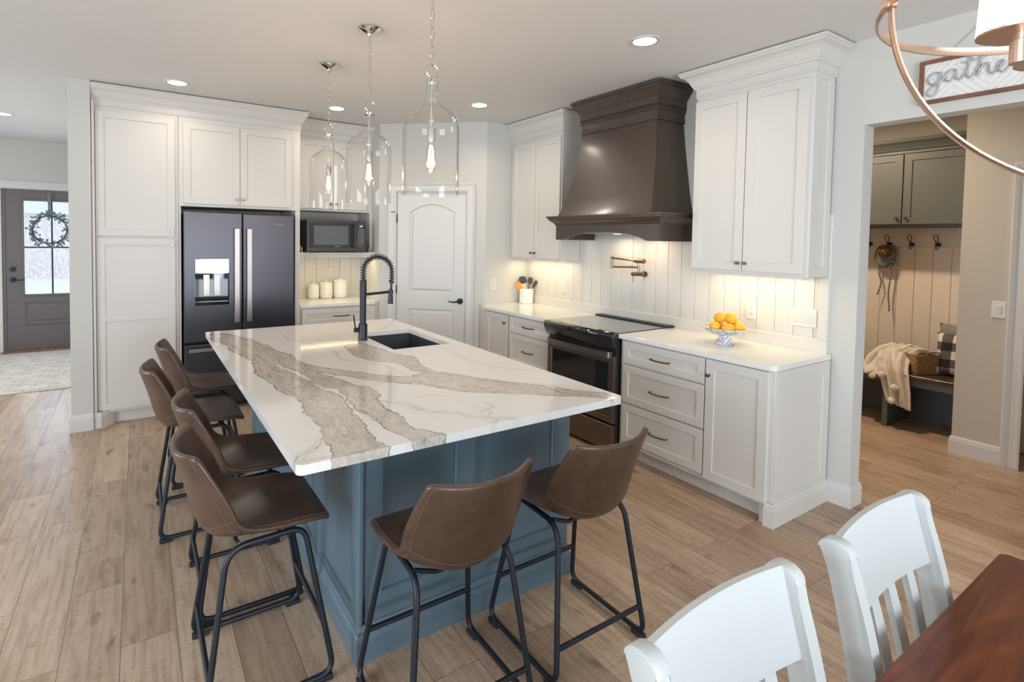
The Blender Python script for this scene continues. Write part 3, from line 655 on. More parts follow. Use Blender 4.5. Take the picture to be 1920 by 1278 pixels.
# microwave section
YM = 5.545
t = cab('microwave_cabinet', 'white wall cabinet with two doors and an open niche holding the microwave', (1.76, 5.7, 1.40), None)
mb = MB(); mb.box(1.337, 2.178, YM, 5.898, 1.860, 2.66, .0015); mb.build('body', M['cab'], t)
my = lambda: MB().at((0, YM, 0), BU, BV)
for a, b, kx in ((1.392,1.741,1.712),(1.745,2.118,1.772)):
    mb = my(); shaker(mb, a, b, 1.885, 2.590); d = mb.build('door', M['cab'], t); knob(d, (0,YM,0), BU, BV, kx, 1.935)
mb = MB(); mb.box(1.337, 1.362, YM-.1, 5.898, 1.431, 1.859, .0015); mb.build('niche_side', M['cab'], t); mb = MB(); mb.box(2.150, 2.178, YM-.02, 5.898, 1.431, 1.859, .0015); mb.build('niche_side', M['cab'], t)
mb = MB(); mb.box(1.337, 2.178, 5.43, 5.898, 1.396, 1.430, .002); mb.box(1.337, 2.178, 5.431, 5.449, 1.376, 1.397); mb.build('shelf', M['cab'], t)
mb = MB(); mb.sweep([(1.338, YM),(2.178, YM)], crown_prof(ZT, .165, .068)); mb.build('crown', M['cab'], t)
for x, lb in ((1.385, 'shiny gold-coloured metal fitting at the left end of the microwave shelf'), (2.125, 'shiny gold-coloured metal fitting at the right end of the microwave shelf')):
    th = thing('hinge_fitting', lb, 'fitting', (x, 5.445, 1.4305), 0, 'gold fittings beside the microwave')
    mb = MB(); mb.box(x-.016, x-.010, 5.44, 5.46, 1.4305, 1.458, .001); mb.box(x+.010, x+.016, 5.44, 5.46, 1.4305, 1.458, .001); mb.tube([(x-.016,5.45,1.462),(x+.018,5.45,1.468)], .008, 8); mb.build('bracket', M['chrome'] if 0 else M['copper'], th)
    mb = MB(); mb.ball((x-.002, 5.448, 1.486), .013, sub=2); mb.ball((x+.016, 5.448, 1.474), .008, sub=2); mb.build('knuckle', M['copper'], th, smooth='all')
# drawer base under
t = cab('drawer_cabinet', 'low white drawer cabinet under the canisters, right of the fridge', (1.76, 5.6, 0), None)
YD = 5.302
carcass(t, 1.340, 2.176, YD+.02, 5.898, .105, .882, M['cab'])
mb = MB(); mb.box(1.340, 2.14, YD, YD+.03, .105, .882, .001); mb.box(1.34, 2.14, YD+.08, 5.8, 0, .106); mb.build('face_frame', M['cab'], t)
dy = lambda: MB().at((0, YD, 0), BU, BV)
for z0, z1 in ((.705,.866),(.420,.692),(.130,.407)):
    mb = dy(); shaker(mb, 1.360, 2.120, z0, z1, fw=.05); dr = mb.build('drawer_front', M['cab'], t); pull(dr, (0,YD,0), BU, BV, 1.757, (z0+z1)/2, .165)
# ------------------------------------------------------------------ fridge
t = thing('refrigerator', 'black stainless french-door refrigerator with water dispenser', 'refrigerator', (.80, 5.55, 0))
YF = 5.222
mb = MB(); mb.box(.330, 1.270, YF+.065, 5.88, .03, 1.775, .004); mb.box(.36, 1.24, 5.35, 5.8, 0, .031); mb.build('body', M['dark'], t)
def fdoor(x0, x1, z0, z1, hole=None):
    mb = MB().at((0, YF+.06, 0), BU, BV)
    if hole is None: mb.rect(x0, x1, z0, z1, [(0,0),(0,.052),(.003,.058),(.010,.060)], True, True)
    else:
        a, b, c, d = hole
        mb.loops([[(x0,z0,h),(x1,z0,h),(x1,z1,h),(x0,z1,h)] for h in (0,.056)] , True, True, False)
        mb.loops([[(x0,z0,.056),(x1,z0,.056),(x1,z1,.056),(x0,z1,.056)],[(x0+.006,z0+.006,.060),(x1-.006,z0+.006,.060),(x1-.006,z1-.006,.060),(x0+.006,z1-.006,.060)],[(a,c,.060),(b,c,.060),(b,d,.060),(a,d,.060)],[(a,c,.012),(b,c,.012),(b,d,.012),(a,d,.012)]], True, False, True)
    return mb
fl_ = fdoor(.334, .804, .640, 1.792, (.420,.695,.965,1.378)).build('left_door', M['ss'], t)
fr_ = fdoor(.810, 1.268, .640, 1.792).build('right_door', M['ss'], t)
fz_ = fdoor(.334, 1.268, .060, .618).build('freezer_drawer', M['ss'], t)
for p, x in ((fl_, .757), (fr_, .862)):
    mb = MB().at((0, YF, 0), BU, BV); mb.box(x-.023, x+.023, .800, 1.655, .030, .045, .004, 2); mb.box(x-.010, x+.010, .83, .86, -.001, .032); mb.box(x-.010, x+.010, 1.60, 1.63, -.001, .032); mb.build('door_handle', M['sshandle'], p)
mb = MB().at((0, YF, 0), BU, BV); mb.box(.37, 1.22, .555, .588, .030, .045, .004, 2); mb.box(.42, .45, .562, .58, -.001, .032); mb.box(1.14, 1.17, .562, .58, -.001, .032); mb.build('drawer_handle', M['sshandle'], fz_)
mb = MB().at((0, YF+.06, 0), BU, BV)
mb.box(.421, .694, 1.245, 1.377, .010, .058, .002); mb.build('dispenser_display', mat('mirror_display', (.30,.32,.35), .05, metal=1), fl_)
mb = MB().at((0, YF+.06, 0), BU, BV)
mb.box(.421, .694, .966, 1.244, .0125, .0145); mb.box(.421, .694, .966, .992, .0145, .058, .003); mb.build('dispenser_recess', M['blackglass'], fl_)
mb = MB().at((0, YF+.06, 0), BU, BV)
for x in (.49, .575): mb.rect(x, x+.047, 1.05, 1.235, [(0,.0146),(0,.030),(.006,.030),(.006,.026)], False, True); mb.box(x+.002, x+.045, 1.05, 1.068, .03, .036)
mb.build('dispenser_paddle', M['sshandle'], fl_)
def text(parent, name, s, o, u, v, size, ext, m, center=False):
    c = bpy.data.curves.new(name, 'FONT'); c.body = s; c.size = size; c.extrude = ext; c.resolution_u = 3
    if center: c.align_x = 'CENTER'
    tmp = bpy.data.objects.new(name, c); me = bpy.data.meshes.new_from_object(tmp); bpy.data.objects.remove(tmp)
    u = Vector(u); v = Vector(v); w = u.cross(v); T = Matrix((u, v, w)).transposed().to_4x4(); T.translation = o
    me.transform(T)
    if parent is not None: me.transform(WM[parent.name].inverted())
    me.materials.clear(); me.materials.append(m)
    ob = bpy.data.objects.new(name, me); COL.objects.link(ob); ob.parent = parent; WM[ob.name] = WM[parent.name]; return ob
text(fr_, 'logo', 'Whirlpool', (1.070, YF-.0005, 1.694), BU, BV, .026, .0008, M['chrome'])
# ------------------------------------------------------------------ microwave
t = thing('microwave', 'dark stainless microwave oven on the shelf in the white niche', 'microwave', (1.74, 5.55, 1.431))
YW = 5.375
mb = MB(); mb.box(1.428, 2.050, YW+.03, 5.80, 1.441, 1.762, .003)
for x in (1.46, 2.0): mb.box(x-.015, x+.015, 5.45, 5.48, 1.4305, 1.442)
mb.build('case', M['mwsteel'], t)
mb = MB().at((0, YW+.03, 0), BU, BV); mb.rect(1.428, 1.946, 1.441, 1.762, [(0,0),(0,.026),(.004,.030),(.020,.030),(.022,.028)], True, True); d = mb.build('door', M['mwsteel'], t)
mb = MB().at((0, YW, 0), BU, BV); mb.box(1.452, 1.925, 1.475, 1.735, -.0015, .0005); mb.build('door_glass', M['blackglass'], d)
mb = MB().at((0, YW, 0), BU, BV); mb.box(1.500, 1.858, 1.510, 1.705, .0006, .0012); mb.build('window_mesh', mat('microwave_window', (.09,.095,.095), .12, spec=.8), d)
text(d, 'logo', 'Whirlpool', (1.715, YW-.0008, 1.490), BU, BV, .012, .0003, M['plastic'])
mb = MB().at((0, YW+.03, 0), BU, BV); mb.box(1.949, 2.050, 1.441, 1.762, 0, .029, .003); cp = mb.build('control_panel', M['mwsteel'], t)
mb = MB().at((0, YW, 0), BU, BV); mb.box(1.957, 2.035, 1.462, 1.735, -.002, .0005); mb.build('keypad_glass', M['blackglass'], cp)
text(cp, 'clock_display', '3:07', (1.978, YW-.0008, 1.700), BU, BV, .022, .0002, emat('display_glow', (.65,.85,1), 3))
mb = MB().at((0, YW, 0), BU, BV)
for i in range(9):
    for j in range(3): mb.box(1.966+.023*j, 1.978+.023*j, 1.672-.019*i, 1.675-.019*i, .0005, .0010)
mb.build('key_legend', M['plastic'], cp)
# ------------------------------------------------------------------ canisters
def canister(x, y, r, h, lb):
    th = thing('canister', lb, 'canister', (x, y, .914), 0, 'white ceramic canisters on the small counter'); b = h*.80
    mb = MB(); mb.lathe([(r*.80,.0005),(r*.90,.004),(r*.99,.025),(r,.05),(r,b-.02),(r*.97,b-.018),(r*.97,b-.014),(r,b-.012),(r*.98,b),(r*.90,b)], (x,y,.914), 32); mb.build('jar', M['ceramic'], th, smooth=True)
    mb = MB(); mb.lathe([(r*1.0,b),(r*1.03,b+.004),(r*1.0,b+.009),(r*.8,b+.018),(r*.45,b+.026),(r*.2,b+.029),(r*.18,b+.033),(r*.26,b+.038),(r*.24,b+.046),(r*.10,b+.050)], (x,y,.914), 32); mb.build('lid', M['ceramic'], th, smooth=True)
canister(1.612, 5.79, .062, .170, 'smallest of the three white ceramic canisters, nearest the fridge')
canister(1.752, 5.79, .071, .197, 'middle-sized white ceramic canister between the other two')
canister(1.911, 5.79, .080, .224, 'largest white ceramic canister, farthest from the fridge')
# ------------------------------------------------------------------ utensil crock
cx_, cy2 = 3.498, 4.435
th = thing('utensil_crock', 'white ribbed ceramic crock full of cooking utensils in the corner', 'crock', (cx_, cy2, .914))
mb = MB(); R0 = .071
fr = lambda r, k, n: r*(1 + (.03 if (r > .0705 and k % 2) else 0))
mb.lathe([(R0*.95,.0005),(R0,.004),(R0,.155),(R0*.97,.158),(R0*.90,.157),(R0*.88,.02)], (cx_,cy2,.914), 64, True, True, fr); mb.build('body', M['ceramic'], th, smooth=25)
rt = Vector((cy_, -sy_, 0)); zz = Vector((0,0,1)); ob = Vector((cx_, cy2, .93))
def uten(name, lb, a, b, r, m):
    p0 = ob + rt*a[0] - Vector((sy_,cy_,0))*a[1] + zz*.0; p1 = ob + rt*b[0] - Vector((sy_,cy_,0))*b[1] + zz*b[2]
    th = thing(name, lb, 'utensil', tuple(p0), 0, 'cooking utensils in the crock'); mb = MB(); mb.tube([p0, p1], r, 8); mb.build('handle', m, th, smooth=True); return th, p0, p1
def blade(th, p0, p1, w, l, tk, m, name, holes=0, tilt=0):
    d = (p1-p0).normalized(); side = rt - d*rt.dot(d); side.normalize(); nrm = side.cross(d)
    mb = MB().at(p1, side, d)
    n = 20; pts = [(w*math.sin(PI*i/n)**.7 if True else 0, -l*.15 + l*(1-math.cos(PI*i/n))/2) for i in range(n+1)]
    L = [(x, y) for x, y in pts] + [(-x, y) for x, y in pts[-2:0:-1]]
    mb.prism(L, -tk/2, tk/2, .001); return mb.build(name, m, th)
th, a, b = uten('ladle', 'round dark slotted skimmer standing at the back of the crock', (-.01,0), (-.035,-.02,.20), .004, M['darkplastic']); blade(th, a, b, .042, .085, .006, M['darkplastic'], 'head')
th, a, b = uten('spatula', 'orange silicone spatula leaning left out of the crock', (.02,.01), (-.065,.02,.145), .005, M['woodlight']); blade(th, a, b, .034, .085, .012, M['orange'], 'head')
th, a, b = uten('pastry_brush', 'pale wooden-headed utensil leaning left beside the orange spatula', (.02,.0), (-.02,.02,.135), .006, M['woodlight']); 
d = (b-a).normalized(); sd = (rt - d*rt.dot(d)).normalized(); mb = MB().at(b, sd, d); mb.box(-.026,.026,-.015,.062,-.006,.006,.004); mb.build('head', M['woodlight'], th)
th, a, b = uten('pasta_server', 'dark slotted pasta server standing upright in the crock', (-.01,0), (.035,.0,.20), .004, M['darkplastic']); h = blade(th, a, b, .026, .075, .008, M['darkplastic'], 'head')
d = (b-a).normalized(); sd = (rt - d*rt.dot(d)).normalized(); mb = MB().at(b, sd, d)
for k in range(6): mb.tube([(-.020,.002+.011*k,0),(-.034,.006+.011*k,.01)], .0025, 6)
mb.build('tooth', M['darkplastic'], h)
th, a, b = uten('serving_spoon', 'dark oval spoon leaning right out of the crock', (-.01,.01), (.075,.01,.165), .0035, M['darkplastic']); blade(th, a, b, .019, .085, .006, M['darkplastic'], 'bowl')
# ------------------------------------------------------------------ fruit bowl
bx, by = 3.318, 2.052
m = mat('veined_marble_bowl', (.78,.78,.78), .2); nt = m.node_tree; N, L = nt.nodes, nt.links
tc = N.new('ShaderNodeTexCoord'); mp = N.new('ShaderNodeMapping'); mp.inputs['Rotation'].default_value = (.5,.6,.8); mp.inputs['Scale'].default_value = (9,26,26); L.new(tc.outputs['Object'], mp.inputs[0])
nn = N.new('ShaderNodeTexNoise'); nn.inputs['Scale'].default_value = 1.2; nn.inputs['Detail'].default_value = 5; nn.inputs['Distortion'].default_value = 1.2; L.new(mp.outputs[0], nn.inputs['Vector'])
rp = N.new('ShaderNodeValToRGB'); e = rp.color_ramp.elements; e[0].position = .40; e[0].color = (.78,.78,.77,1); e[1].position = .5; e[1].color = (.24,.26,.30,1); x = e.new(.56); x.color = (.74,.74,.74,1); L.new(nn.outputs[0], rp.inputs[0]); L.new(rp.outputs[0], N['Principled BSDF'].inputs['Base Color'])
th = thing('pedestal_bowl', 'grey veined marble pedestal bowl of citrus on the right counter', 'bowl', (bx, by, .914))
mb = MB(); mb.lathe([(.060,.0005),(.063,.006),(.060,.014),(.048,.026),(.036,.042),(.032,.058),(.040,.062),(.085,.072),(.120,.088),(.143,.108),(.147,.114),(.143,.114),(.118,.094),(.085,.078),(.04,.070)], (bx,by,.914), 48); mb.build('bowl', m, th, smooth=True)
fr_lb = ['orange at the left rim of the marble bowl', 'orange low at the front middle of the marble bowl', 'orange low at the front right of the marble bowl', 'orange behind on top left of the fruit pile', 'orange on top at the centre of the fruit pile', 'orange at the back right of the fruit pile, partly hidden', 'orange at the back left of the bowl, mostly hidden']
vw = Vector((-sy_, -cy_, 0))
for (a, b, z), r, lb in zip([(-.075,.02,1.033),(-.012,.068,1.028),(.068,.045,1.030),(-.032,.0,1.092),(.022,.035,1.092),(.085,-.035,1.040),(-.02,-.07,1.030)], [.037,.039,.040,.038,.040,.038,.036], fr_lb):
    p = Vector((bx, by, z)) + rt*a + vw*b
    mb = MB().at(p, (math.cos(a*40), math.sin(a*40), .2), (-math.sin(a*40), math.cos(a*40), 0)); mb.ball((0,0,0), r, (1.12,.96,.96), 3)
    o = mb.build('orange', M['citrus'], None, smooth='all'); tag(o, lb, 'orange', 'citrus fruit in the marble bowl')
# ------------------------------------------------------------------ island
exec_bands = None
BANDS= [[(0.383, 3.73), (0.457, 3.554), (0.448, 3.359), (0.497, 3.153), (0.511, 3.001), (0.5, 2.893), (0.482, 2.762), (0.494, 2.627), (0.517, 2.495), (0.508, 2.417), (0.52, 2.344), (0.539, 2.291), (0.554, 2.226), (0.555, 2.156), (0.546, 2.095), (0.531, 2.042), (0.54, 1.968), (0.541, 1.857), (0.531, 1.795), (0.514, 1.711), (0.516, 1.652), (0.507, 1.602), (0.494, 1.551), (0.685, 1.552), (0.674, 1.587), (0.668, 1.636), (0.672, 1.729), (0.69, 1.806), (0.692, 1.889), (0.699, 1.976), (0.709, 2.057), (0.726, 2.164), (0.712, 2.243), (0.684, 2.304), (0.675, 2.391), (0.665, 2.531), (0.649, 2.636), (0.611, 2.753), (0.607, 2.871), (0.633, 3.015), (0.61, 3.202), (0.573, 3.365), (0.516, 3.549), (0.446, 3.668)], [(0.434, 4.038), (0.524, 3.926), (0.623, 3.659), (0.668, 3.415), (0.683, 3.232), (0.735, 3.089), (0.729, 2.962), (0.742, 2.854), (0.728, 2.712), (0.752, 2.611), (0.774, 2.533), (0.81, 2.418), (0.833, 2.316), (0.879, 2.248), (0.88, 2.152), (0.865, 2.085), (0.827, 2.012), (0.823, 1.925), (0.837, 1.855), (0.84, 1.794), (0.82, 1.712), (0.827, 1.665), (0.819, 1.694), (0.832, 1.658), (0.875, 1.598), (0.901, 1.542), (0.815, 1.558), (0.769, 1.547), (0.762, 1.589), (0.752, 1.641), (0.737, 1.709), (0.738, 1.796), (0.734, 1.874), (0.718, 1.944), (0.724, 2.048), (0.738, 2.182), (0.739, 2.286), (0.7, 2.335), (0.686, 2.428), (0.682, 2.568), (0.67, 2.692), (0.632, 2.783), (0.624, 2.919), (0.653, 3.089), (0.633, 3.236), (0.588, 3.457), (0.527, 3.625), (0.449, 3.841)], [(0.741, 2.835), (0.776, 2.748), (0.818, 2.68), (0.898, 2.564), (0.975, 2.453), (1.054, 2.36), (1.141, 2.288), (1.182, 2.268), (1.1, 2.199), (1.044, 2.218), (1.111, 2.131), (1.035, 2.231), (0.954, 2.307), (0.881, 2.409), (0.837, 2.498), (0.787, 2.575), (0.728, 2.659)], [(1.071, 3.198), (1.135, 3.217), (1.211, 3.232), (1.241, 3.003), (1.253, 2.851), (1.29, 2.785), (1.316, 2.747), (1.333, 2.701), (1.284, 2.57), (1.268, 2.435), (1.276, 2.341), (1.335, 2.251), (1.405, 2.129), (1.473, 2.014), (1.55, 1.92), (1.6, 1.843), (1.641, 1.761), (1.755, 1.641), (1.775, 1.571), (1.709, 1.565), (1.662, 1.625), (1.62, 1.659), (1.527, 1.717), (1.401, 1.821), (1.316, 1.891), (1.205, 1.976), (1.157, 2.06), (1.106, 2.147), (1.079, 2.21), (1.139, 2.333), (1.223, 2.348), (1.176, 2.409), (1.183, 2.552), (1.169, 2.638), (1.105, 2.674), (1.06, 2.781), (1.035, 2.88), (1.052, 3.032)], [(0.429, 4.074), (0.524, 3.926), (0.621, 3.649), (0.683, 3.232), (0.672, 2.994), (0.656, 2.788), (0.619, 2.895), (0.518, 2.913), (0.511, 3.001), (0.497, 3.153), (0.45, 3.373), (0.459, 3.569), (0.383, 3.73)]]
LINES= [([(0.972, 3.444), (1.086, 3.243), (1.243, 3.318), (1.284, 3.11), (1.349, 2.87)], 0.5), ([(1.035, 3.561), (1.281, 3.508), (1.384, 3.15), (1.352, 2.752)], 0.45), ([(0.963, 3.154), (1.071, 3.198), (1.185, 3.19), (1.224, 2.963)], 0.6), ([(0.459, 3.928), (0.564, 3.577), (0.611, 3.344), (0.636, 3.013), (0.636, 2.799)], 0.8), ([(0.428, 3.821), (0.496, 3.406), (0.558, 3.185), (0.573, 2.781)], 0.7), ([(0.506, 3.935), (0.621, 3.547), (0.648, 3.227), (0.701, 2.819), (0.706, 2.604), (0.71, 2.415), (0.762, 2.273)], 0.8), ([(0.837, 3.729), (0.834, 3.547), (0.901, 3.397), (0.947, 3.162), (0.976, 3.049), (0.951, 2.84), (1.034, 2.713), (1.1, 2.56), (1.117, 2.408), (1.19, 2.284)], 0.6), ([(0.834, 2.031), (0.885, 1.978), (0.922, 1.912), (0.95, 1.82), (0.916, 1.873), (0.959, 1.804), (1.036, 1.743), (1.059, 1.687), (1.13, 1.622), (1.199, 1.578)], 0.8), ([(1.579, 2.866), (1.585, 2.677), (1.552, 2.509), (1.569, 2.38), (1.631, 2.233), (1.72, 2.123), (1.77, 2.051)], 0.6), ([(0.39, 1.6), (0.418, 1.641), (0.459, 1.657), (0.494, 1.693), (0.514, 1.742)], 0.8), ([(0.393, 1.595), (0.432, 1.591), (0.463, 1.588), (0.498, 1.581)], 0.6), ([(1.532, 3.64), (1.648, 3.812), (1.777, 4.004)], 0.5), ([(1.129, 1.706), (1.171, 1.717), (1.207, 1.733), (1.212, 1.786)], 0.5), ([(1.122, 1.643), (1.135, 1.603), (1.092, 1.566), (1.108, 1.526)], 0.5), ([(1.574, 1.894), (1.588, 1.803), (1.585, 1.749), (1.654, 1.655), (1.71, 1.562)], 1.3), ([(1.624, 1.854), (1.634, 1.754), (1.692, 1.655), (1.758, 1.57)], 1.0), ([(1.63, 1.791), (1.684, 1.726), (1.755, 1.641)], 0.8), ([(0.874, 3.761), (0.95, 3.906)], 0.4), ([(0.521, 1.753), (0.451, 1.662), (0.416, 1.597)], 0.4), ([(1.107, 2.351), (1.203, 2.27), (1.34, 2.14), (1.486, 1.932), (1.56, 1.796)], 0.7), ([(1.231, 2.616), (1.233, 2.394), (1.31, 2.21), (1.46, 1.996), (1.561, 1.842)], 0.6), ([(1.169, 3.042), (1.169, 2.829), (1.227, 2.647), (1.203, 2.466), (1.237, 2.375)], 0.7), ([(0.977, 2.0), (1.059, 1.995), (1.125, 1.936)], 0.3), ([(1.145, 1.768), (1.171, 1.735), (1.154, 1.674), (1.098, 1.624)], 0.4)]

IX0, IX1, IY0, IY1 = .390, 1.782, 1.563, 4.088
SX0, SX1, SY0, SY1 = 1.302, 1.702, 2.935, 3.565
t = thing('kitchen_island', 'blue-grey panelled kitchen island carrying the veined stone top', 'island', (1.2, 2.9, 0))
bx0, bx1, by0, by1 = .684, 1.722, 1.834, 4.030
mb = MB(); mb.box(bx0+.012, bx1-.012, by0+.012, SY0-.06, 0, .88); mb.box(bx0+.012, bx1-.012, SY1+.06, by1-.012, 0, .88); mb.box(bx0+.012, SX0-.07, SY0-.07, SY1+.07, 0, .88); mb.box(SX1+.03-.025, bx1-.012, SY0-.07, SY1+.07, 0, .88); mb.build('body', M['blue'], t)
mb = MB().at((0, by0+.012, 0), BU, BV)
fw = .07
for a, b in ((bx0+.03, 1.152),(1.152, bx1)):
    pass
mb.box(bx0+.022, bx0+.085, 0, .88, 0, .012, .001); mb.box(1.105, 1.185, 0, .88, 0, .012, .001); mb.box(bx1-.095, bx1, 0, .88, 0, .012, .001)
mb.box(bx0+.022, bx1, .80, .879, 0, .0118, .001); mb.box(bx0+.022, bx1, .13, .235, 0, .0118, .001)
for a, b in ((bx0+.085, 1.105),(1.185, bx1-.095)):
    mb.rect(a-.001, b+.001, .235, .80, [(0,.0125),(.006,.0125),(.010,.003)], False, False)
mb.build('end_panel', M['blue'], t)
mb = MB(); mb.box(bx0-.006, bx0+.009, by0-.010, by0+.062, .141, .881, .0015); mb.build('corner_post', M['blue'], t)
mb = MB().at((bx0+.012, 0, 0), (0,-1,0), (0,0,1))
n = 4; w = (by1-by0)/n
for k in range(n):
    a = -by1 + w*k; shaker(mb, a+.004, a+w-.004, .10, .879, t=.014, fw=.075, rec=.008)
mb.build('side_panel', M['blue'], t)
mb = MB().at((bx1-.012, 0, 0), (0,1,0), (0,0,1))
for k in range(4):
    a = by0+.004+(by1-by0)*k/4; shaker(mb, a, a+(by1-by0)/4-.008, .12, .87, t=.018, fw=.06)
mb.build('cupboard_door', M['blue'], t)
mb = MB(); pf = [(0,0),(.016,0),(.016,.085),(.013,.098),(.008,.104),(.010,.118),(.004,.134),(.004,.140),(0,.140)]
mb.sweep([(bx0,by1),(bx0,by0),(bx1,by0),(bx1,by1)], pf); mb.build('base_moulding', M['blue'], t)
# veined top
def seg_dist(P, poly, closed):
    A = np.array(poly); B = np.roll(A, -1, 0)
    if not closed: A, B = A[:-1], B[:-1]
    d = np.full(len(P), 9.0)
    for a, b in zip(A, B):
        ab = b-a; tt = np.clip(((P-a)@ab)/max(ab@ab, 1e-9), 0, 1); d = np.minimum(d, np.hypot(*(P-a-tt[:,None]*ab).T))
    return d
def inside(P, poly):
    A = np.array(poly); c = np.zeros(len(P), bool); j = len(A)-1
    for i in range(len(A)):
        xi, yi = A[i]; xj, yj = A[j]
        cond = ((yi > P[:,1]) != (yj > P[:,1])) & (P[:,0] < (xj-xi)*(P[:,1]-yi)/((yj-yi) if abs(yj-yi) > 1e-12 else 1e-12)+xi); c ^= cond; j = i
    return c
def axis_pts(a, b, extra, step=.0056):
    ks = [a] + sorted(extra) + [b]; out = []
    for p, q in zip(ks, ks[1:]):
        m_ = max(1, int(round((q-p)/step))); out += [p+(q-p)*i/m_ for i in range(m_)]
    return np.array(out+[b])
gxs, gys = axis_pts(IX0, IX1, [SX0, SX1]), axis_pts(IY0, IY1, [SY0, SY1])
nx_, ny_ = len(gxs), len(gys); GX, GY = np.meshgrid(gxs, gys, indexing='ij'); P = np.stack([GX.ravel(), GY.ravel()], 1)
r_ = .022
def roundc(P, cx, cy, sx, sy):
    d = P - [cx, cy]; m_ = (d[:,0]*sx > 0) & (d[:,1]*sy > 0); q = d[m_]; inf = np.maximum(np.abs(q[:,0]), np.abs(q[:,1])); L2 = np.hypot(q[:,0], q[:,1]); P[m_] = [cx, cy] + q*(inf/np.maximum(L2, 1e-9))[:,None]
for cx, sx in ((IX0+r_, -1),(IX1-r_, 1)):
    for cy, sy in ((IY0+r_, -1),(IY1-r_, 1)): roundc(P, cx, cy, sx, sy)
band = np.full(len(P), -9.0); edge = np.full(len(P), 9.0)
for b in BANDS:
    d = seg_dist(P, b, True); sd = np.where(inside(P, b), d, -d); band = np.maximum(band, sd); edge = np.minimum(edge, d)
line = np.full(len(P), 9.0)
for l, w in LINES:
    bz = [(p.x, p.y) for p in bez([(x, y, 0) for x, y in l], 4)]; line = np.minimum(line, seg_dist(P, bz, False)/w)
idx = np.arange(nx_*ny_).reshape(nx_, ny_); faces = []
i0, i1 = np.searchsorted(gxs, SX0-1e-6), np.searchsorted(gxs, SX1-1e-6); j0, j1 = np.searchsorted(gys, SY0-1e-6), np.searchsorted(gys, SY1-1e-6)
hole = np.zeros((nx_-1, ny_-1), bool); hole[i0:i1, j0:j1] = True
q = np.stack([idx[:-1,:-1], idx[1:,:-1], idx[1:,1:], idx[:-1,1:]], -1)[~hole]; faces = q.tolist()
verts = np.c_[P, np.full(len(P), .914)]
def ring(ids, zs, offs, outward):
    pass
outer = [idx[i,0] for i in range(nx_-1)] + [idx[-1,j] for j in range(ny_-1)] + [idx[i,-1] for i in range(nx_-1, 0, -1)] + [idx[0,j] for j in range(ny_-1, 0, -1)]
inner = [idx[i,j0] for i in range(i0, i1)] + [idx[i1,j] for j in range(j0, j1)] + [idx[i,j1] for i in range(i1, i0, -1)] + [idx[i0,j] for j in range(j1, j0, -1)]
vl = verts.tolist(); src = list(range(len(vl)))
ccx, ccy = (IX0+IX1)/2, (IY0+IY1)/2
# pull the rim in slightly for an eased edge
for k in outer:
    x, y, z = vl[k]; sx = 1 if x > ccx else -1; sy = 1 if y > ccy else -1
for loop, rev in ((outer, False),(inner, True)):
    prev = loop
    for z in (.8825,):
        new = []
        for k in loop: new.append(len(vl)); vl.append([vl[k][0], vl[k][1], z]); src.append(k)
        n = len(loop)
        for i in range(n):
            j = (i+1) % n; f = [prev[i], new[i], new[j], prev[j]]; faces.append(f if not rev else f[::-1])
        prev = new
    if loop is outer: bot_o = new
    else: bot_i = new
me = bpy.data.meshes.new('island_countertop'); me.from_pydata(vl, [], faces); src = np.array(src)
for nm, arr in (('band', band), ('edge', edge), ('line', line)):
    a = me.attributes.new(nm, 'FLOAT', 'POINT'); a.data.foreach_set('value', arr[src].astype(np.float32))
m = bpy.data.materials.new('veined_quartz'); m.use_nodes = True; nt = m.node_tree; N, L = nt.nodes, nt.links; b = N['Principled BSDF']
b.inputs['Roughness'].default_value = .07; b.inputs['Specular IOR Level'].default_value = .6
def attr(n_): a = N.new('ShaderNodeAttribute'); a.attribute_name = n_; return a.outputs['Fac']
tc = N.new('ShaderNodeTexCoord')
def noi(sc, det, dist=0, stretch=None, rough=.55):
    n_ = N.new('ShaderNodeTexNoise'); n_.inputs['Scale'].default_value = sc; n_.inputs['Detail'].default_value = det; n_.inputs['Distortion'].default_value = dist; n_.inputs['Roughness'].default_value = rough
    if stretch: mp = N.new('ShaderNodeMapping'); mp.inputs['Scale'].default_value = stretch[0]; mp.inputs['Rotation'].default_value = (0,0,stretch[1]); L.new(tc.outputs['Object'], mp.inputs[0]); L.new(mp.outputs[0], n_.inputs['Vector'])
    else: L.new(tc.outputs['Object'], n_.inputs['Vector'])
    return n_.outputs[0]
def mth(op, a, b_=None):
    x = N.new('ShaderNodeMath'); x.operation = op
    for i, v in enumerate((a, b_)):
        if v is None: continue
        if isinstance(v, (int, float)): x.inputs[i].default_value = v
        else: L.new(v, x.inputs[i])
    return x.outputs[0]
def ss(v, lo, hi, a=0, c=1):
    r = N.new('ShaderNodeMapRange'); r.interpolation_type = 'SMOOTHSTEP'; r.inputs['From Min'].default_value = lo; r.inputs['From Max'].default_value = hi; r.inputs['To Min'].default_value = a; r.inputs['To Max'].default_value = c; L.new(v, r.inputs[0]); return r.outputs[0]
def mixc(f, a, c):
    x = N.new('ShaderNodeMixRGB')
    if isinstance(f, (int, float)): x.inputs[0].default_value = f
    else: L.new(f, x.inputs[0])
    for i, v in ((1, a),(2, c)):
        if isinstance(v, tuple): x.inputs[i].default_value = (*v, 1)
        else: L.new(v, x.inputs[i])
    return x.outputs[0]
jag = mth('MULTIPLY', mth('SUBTRACT', noi(22, 5), .5), .040)
jag2 = mth('MULTIPLY', mth('SUBTRACT', noi(60, 3), .5), .012)
bnd = mth('ADD', mth('ADD', attr('band'), jag), jag2); edg = mth('ABSOLUTE', bnd)
lin = mth('ADD', attr('line'), mth('MULTIPLY', mth('SUBTRACT', noi(30, 4), .5), .012))
lin = mth('ABSOLUTE', lin)
mask = ss(bnd, -.0015, .002)
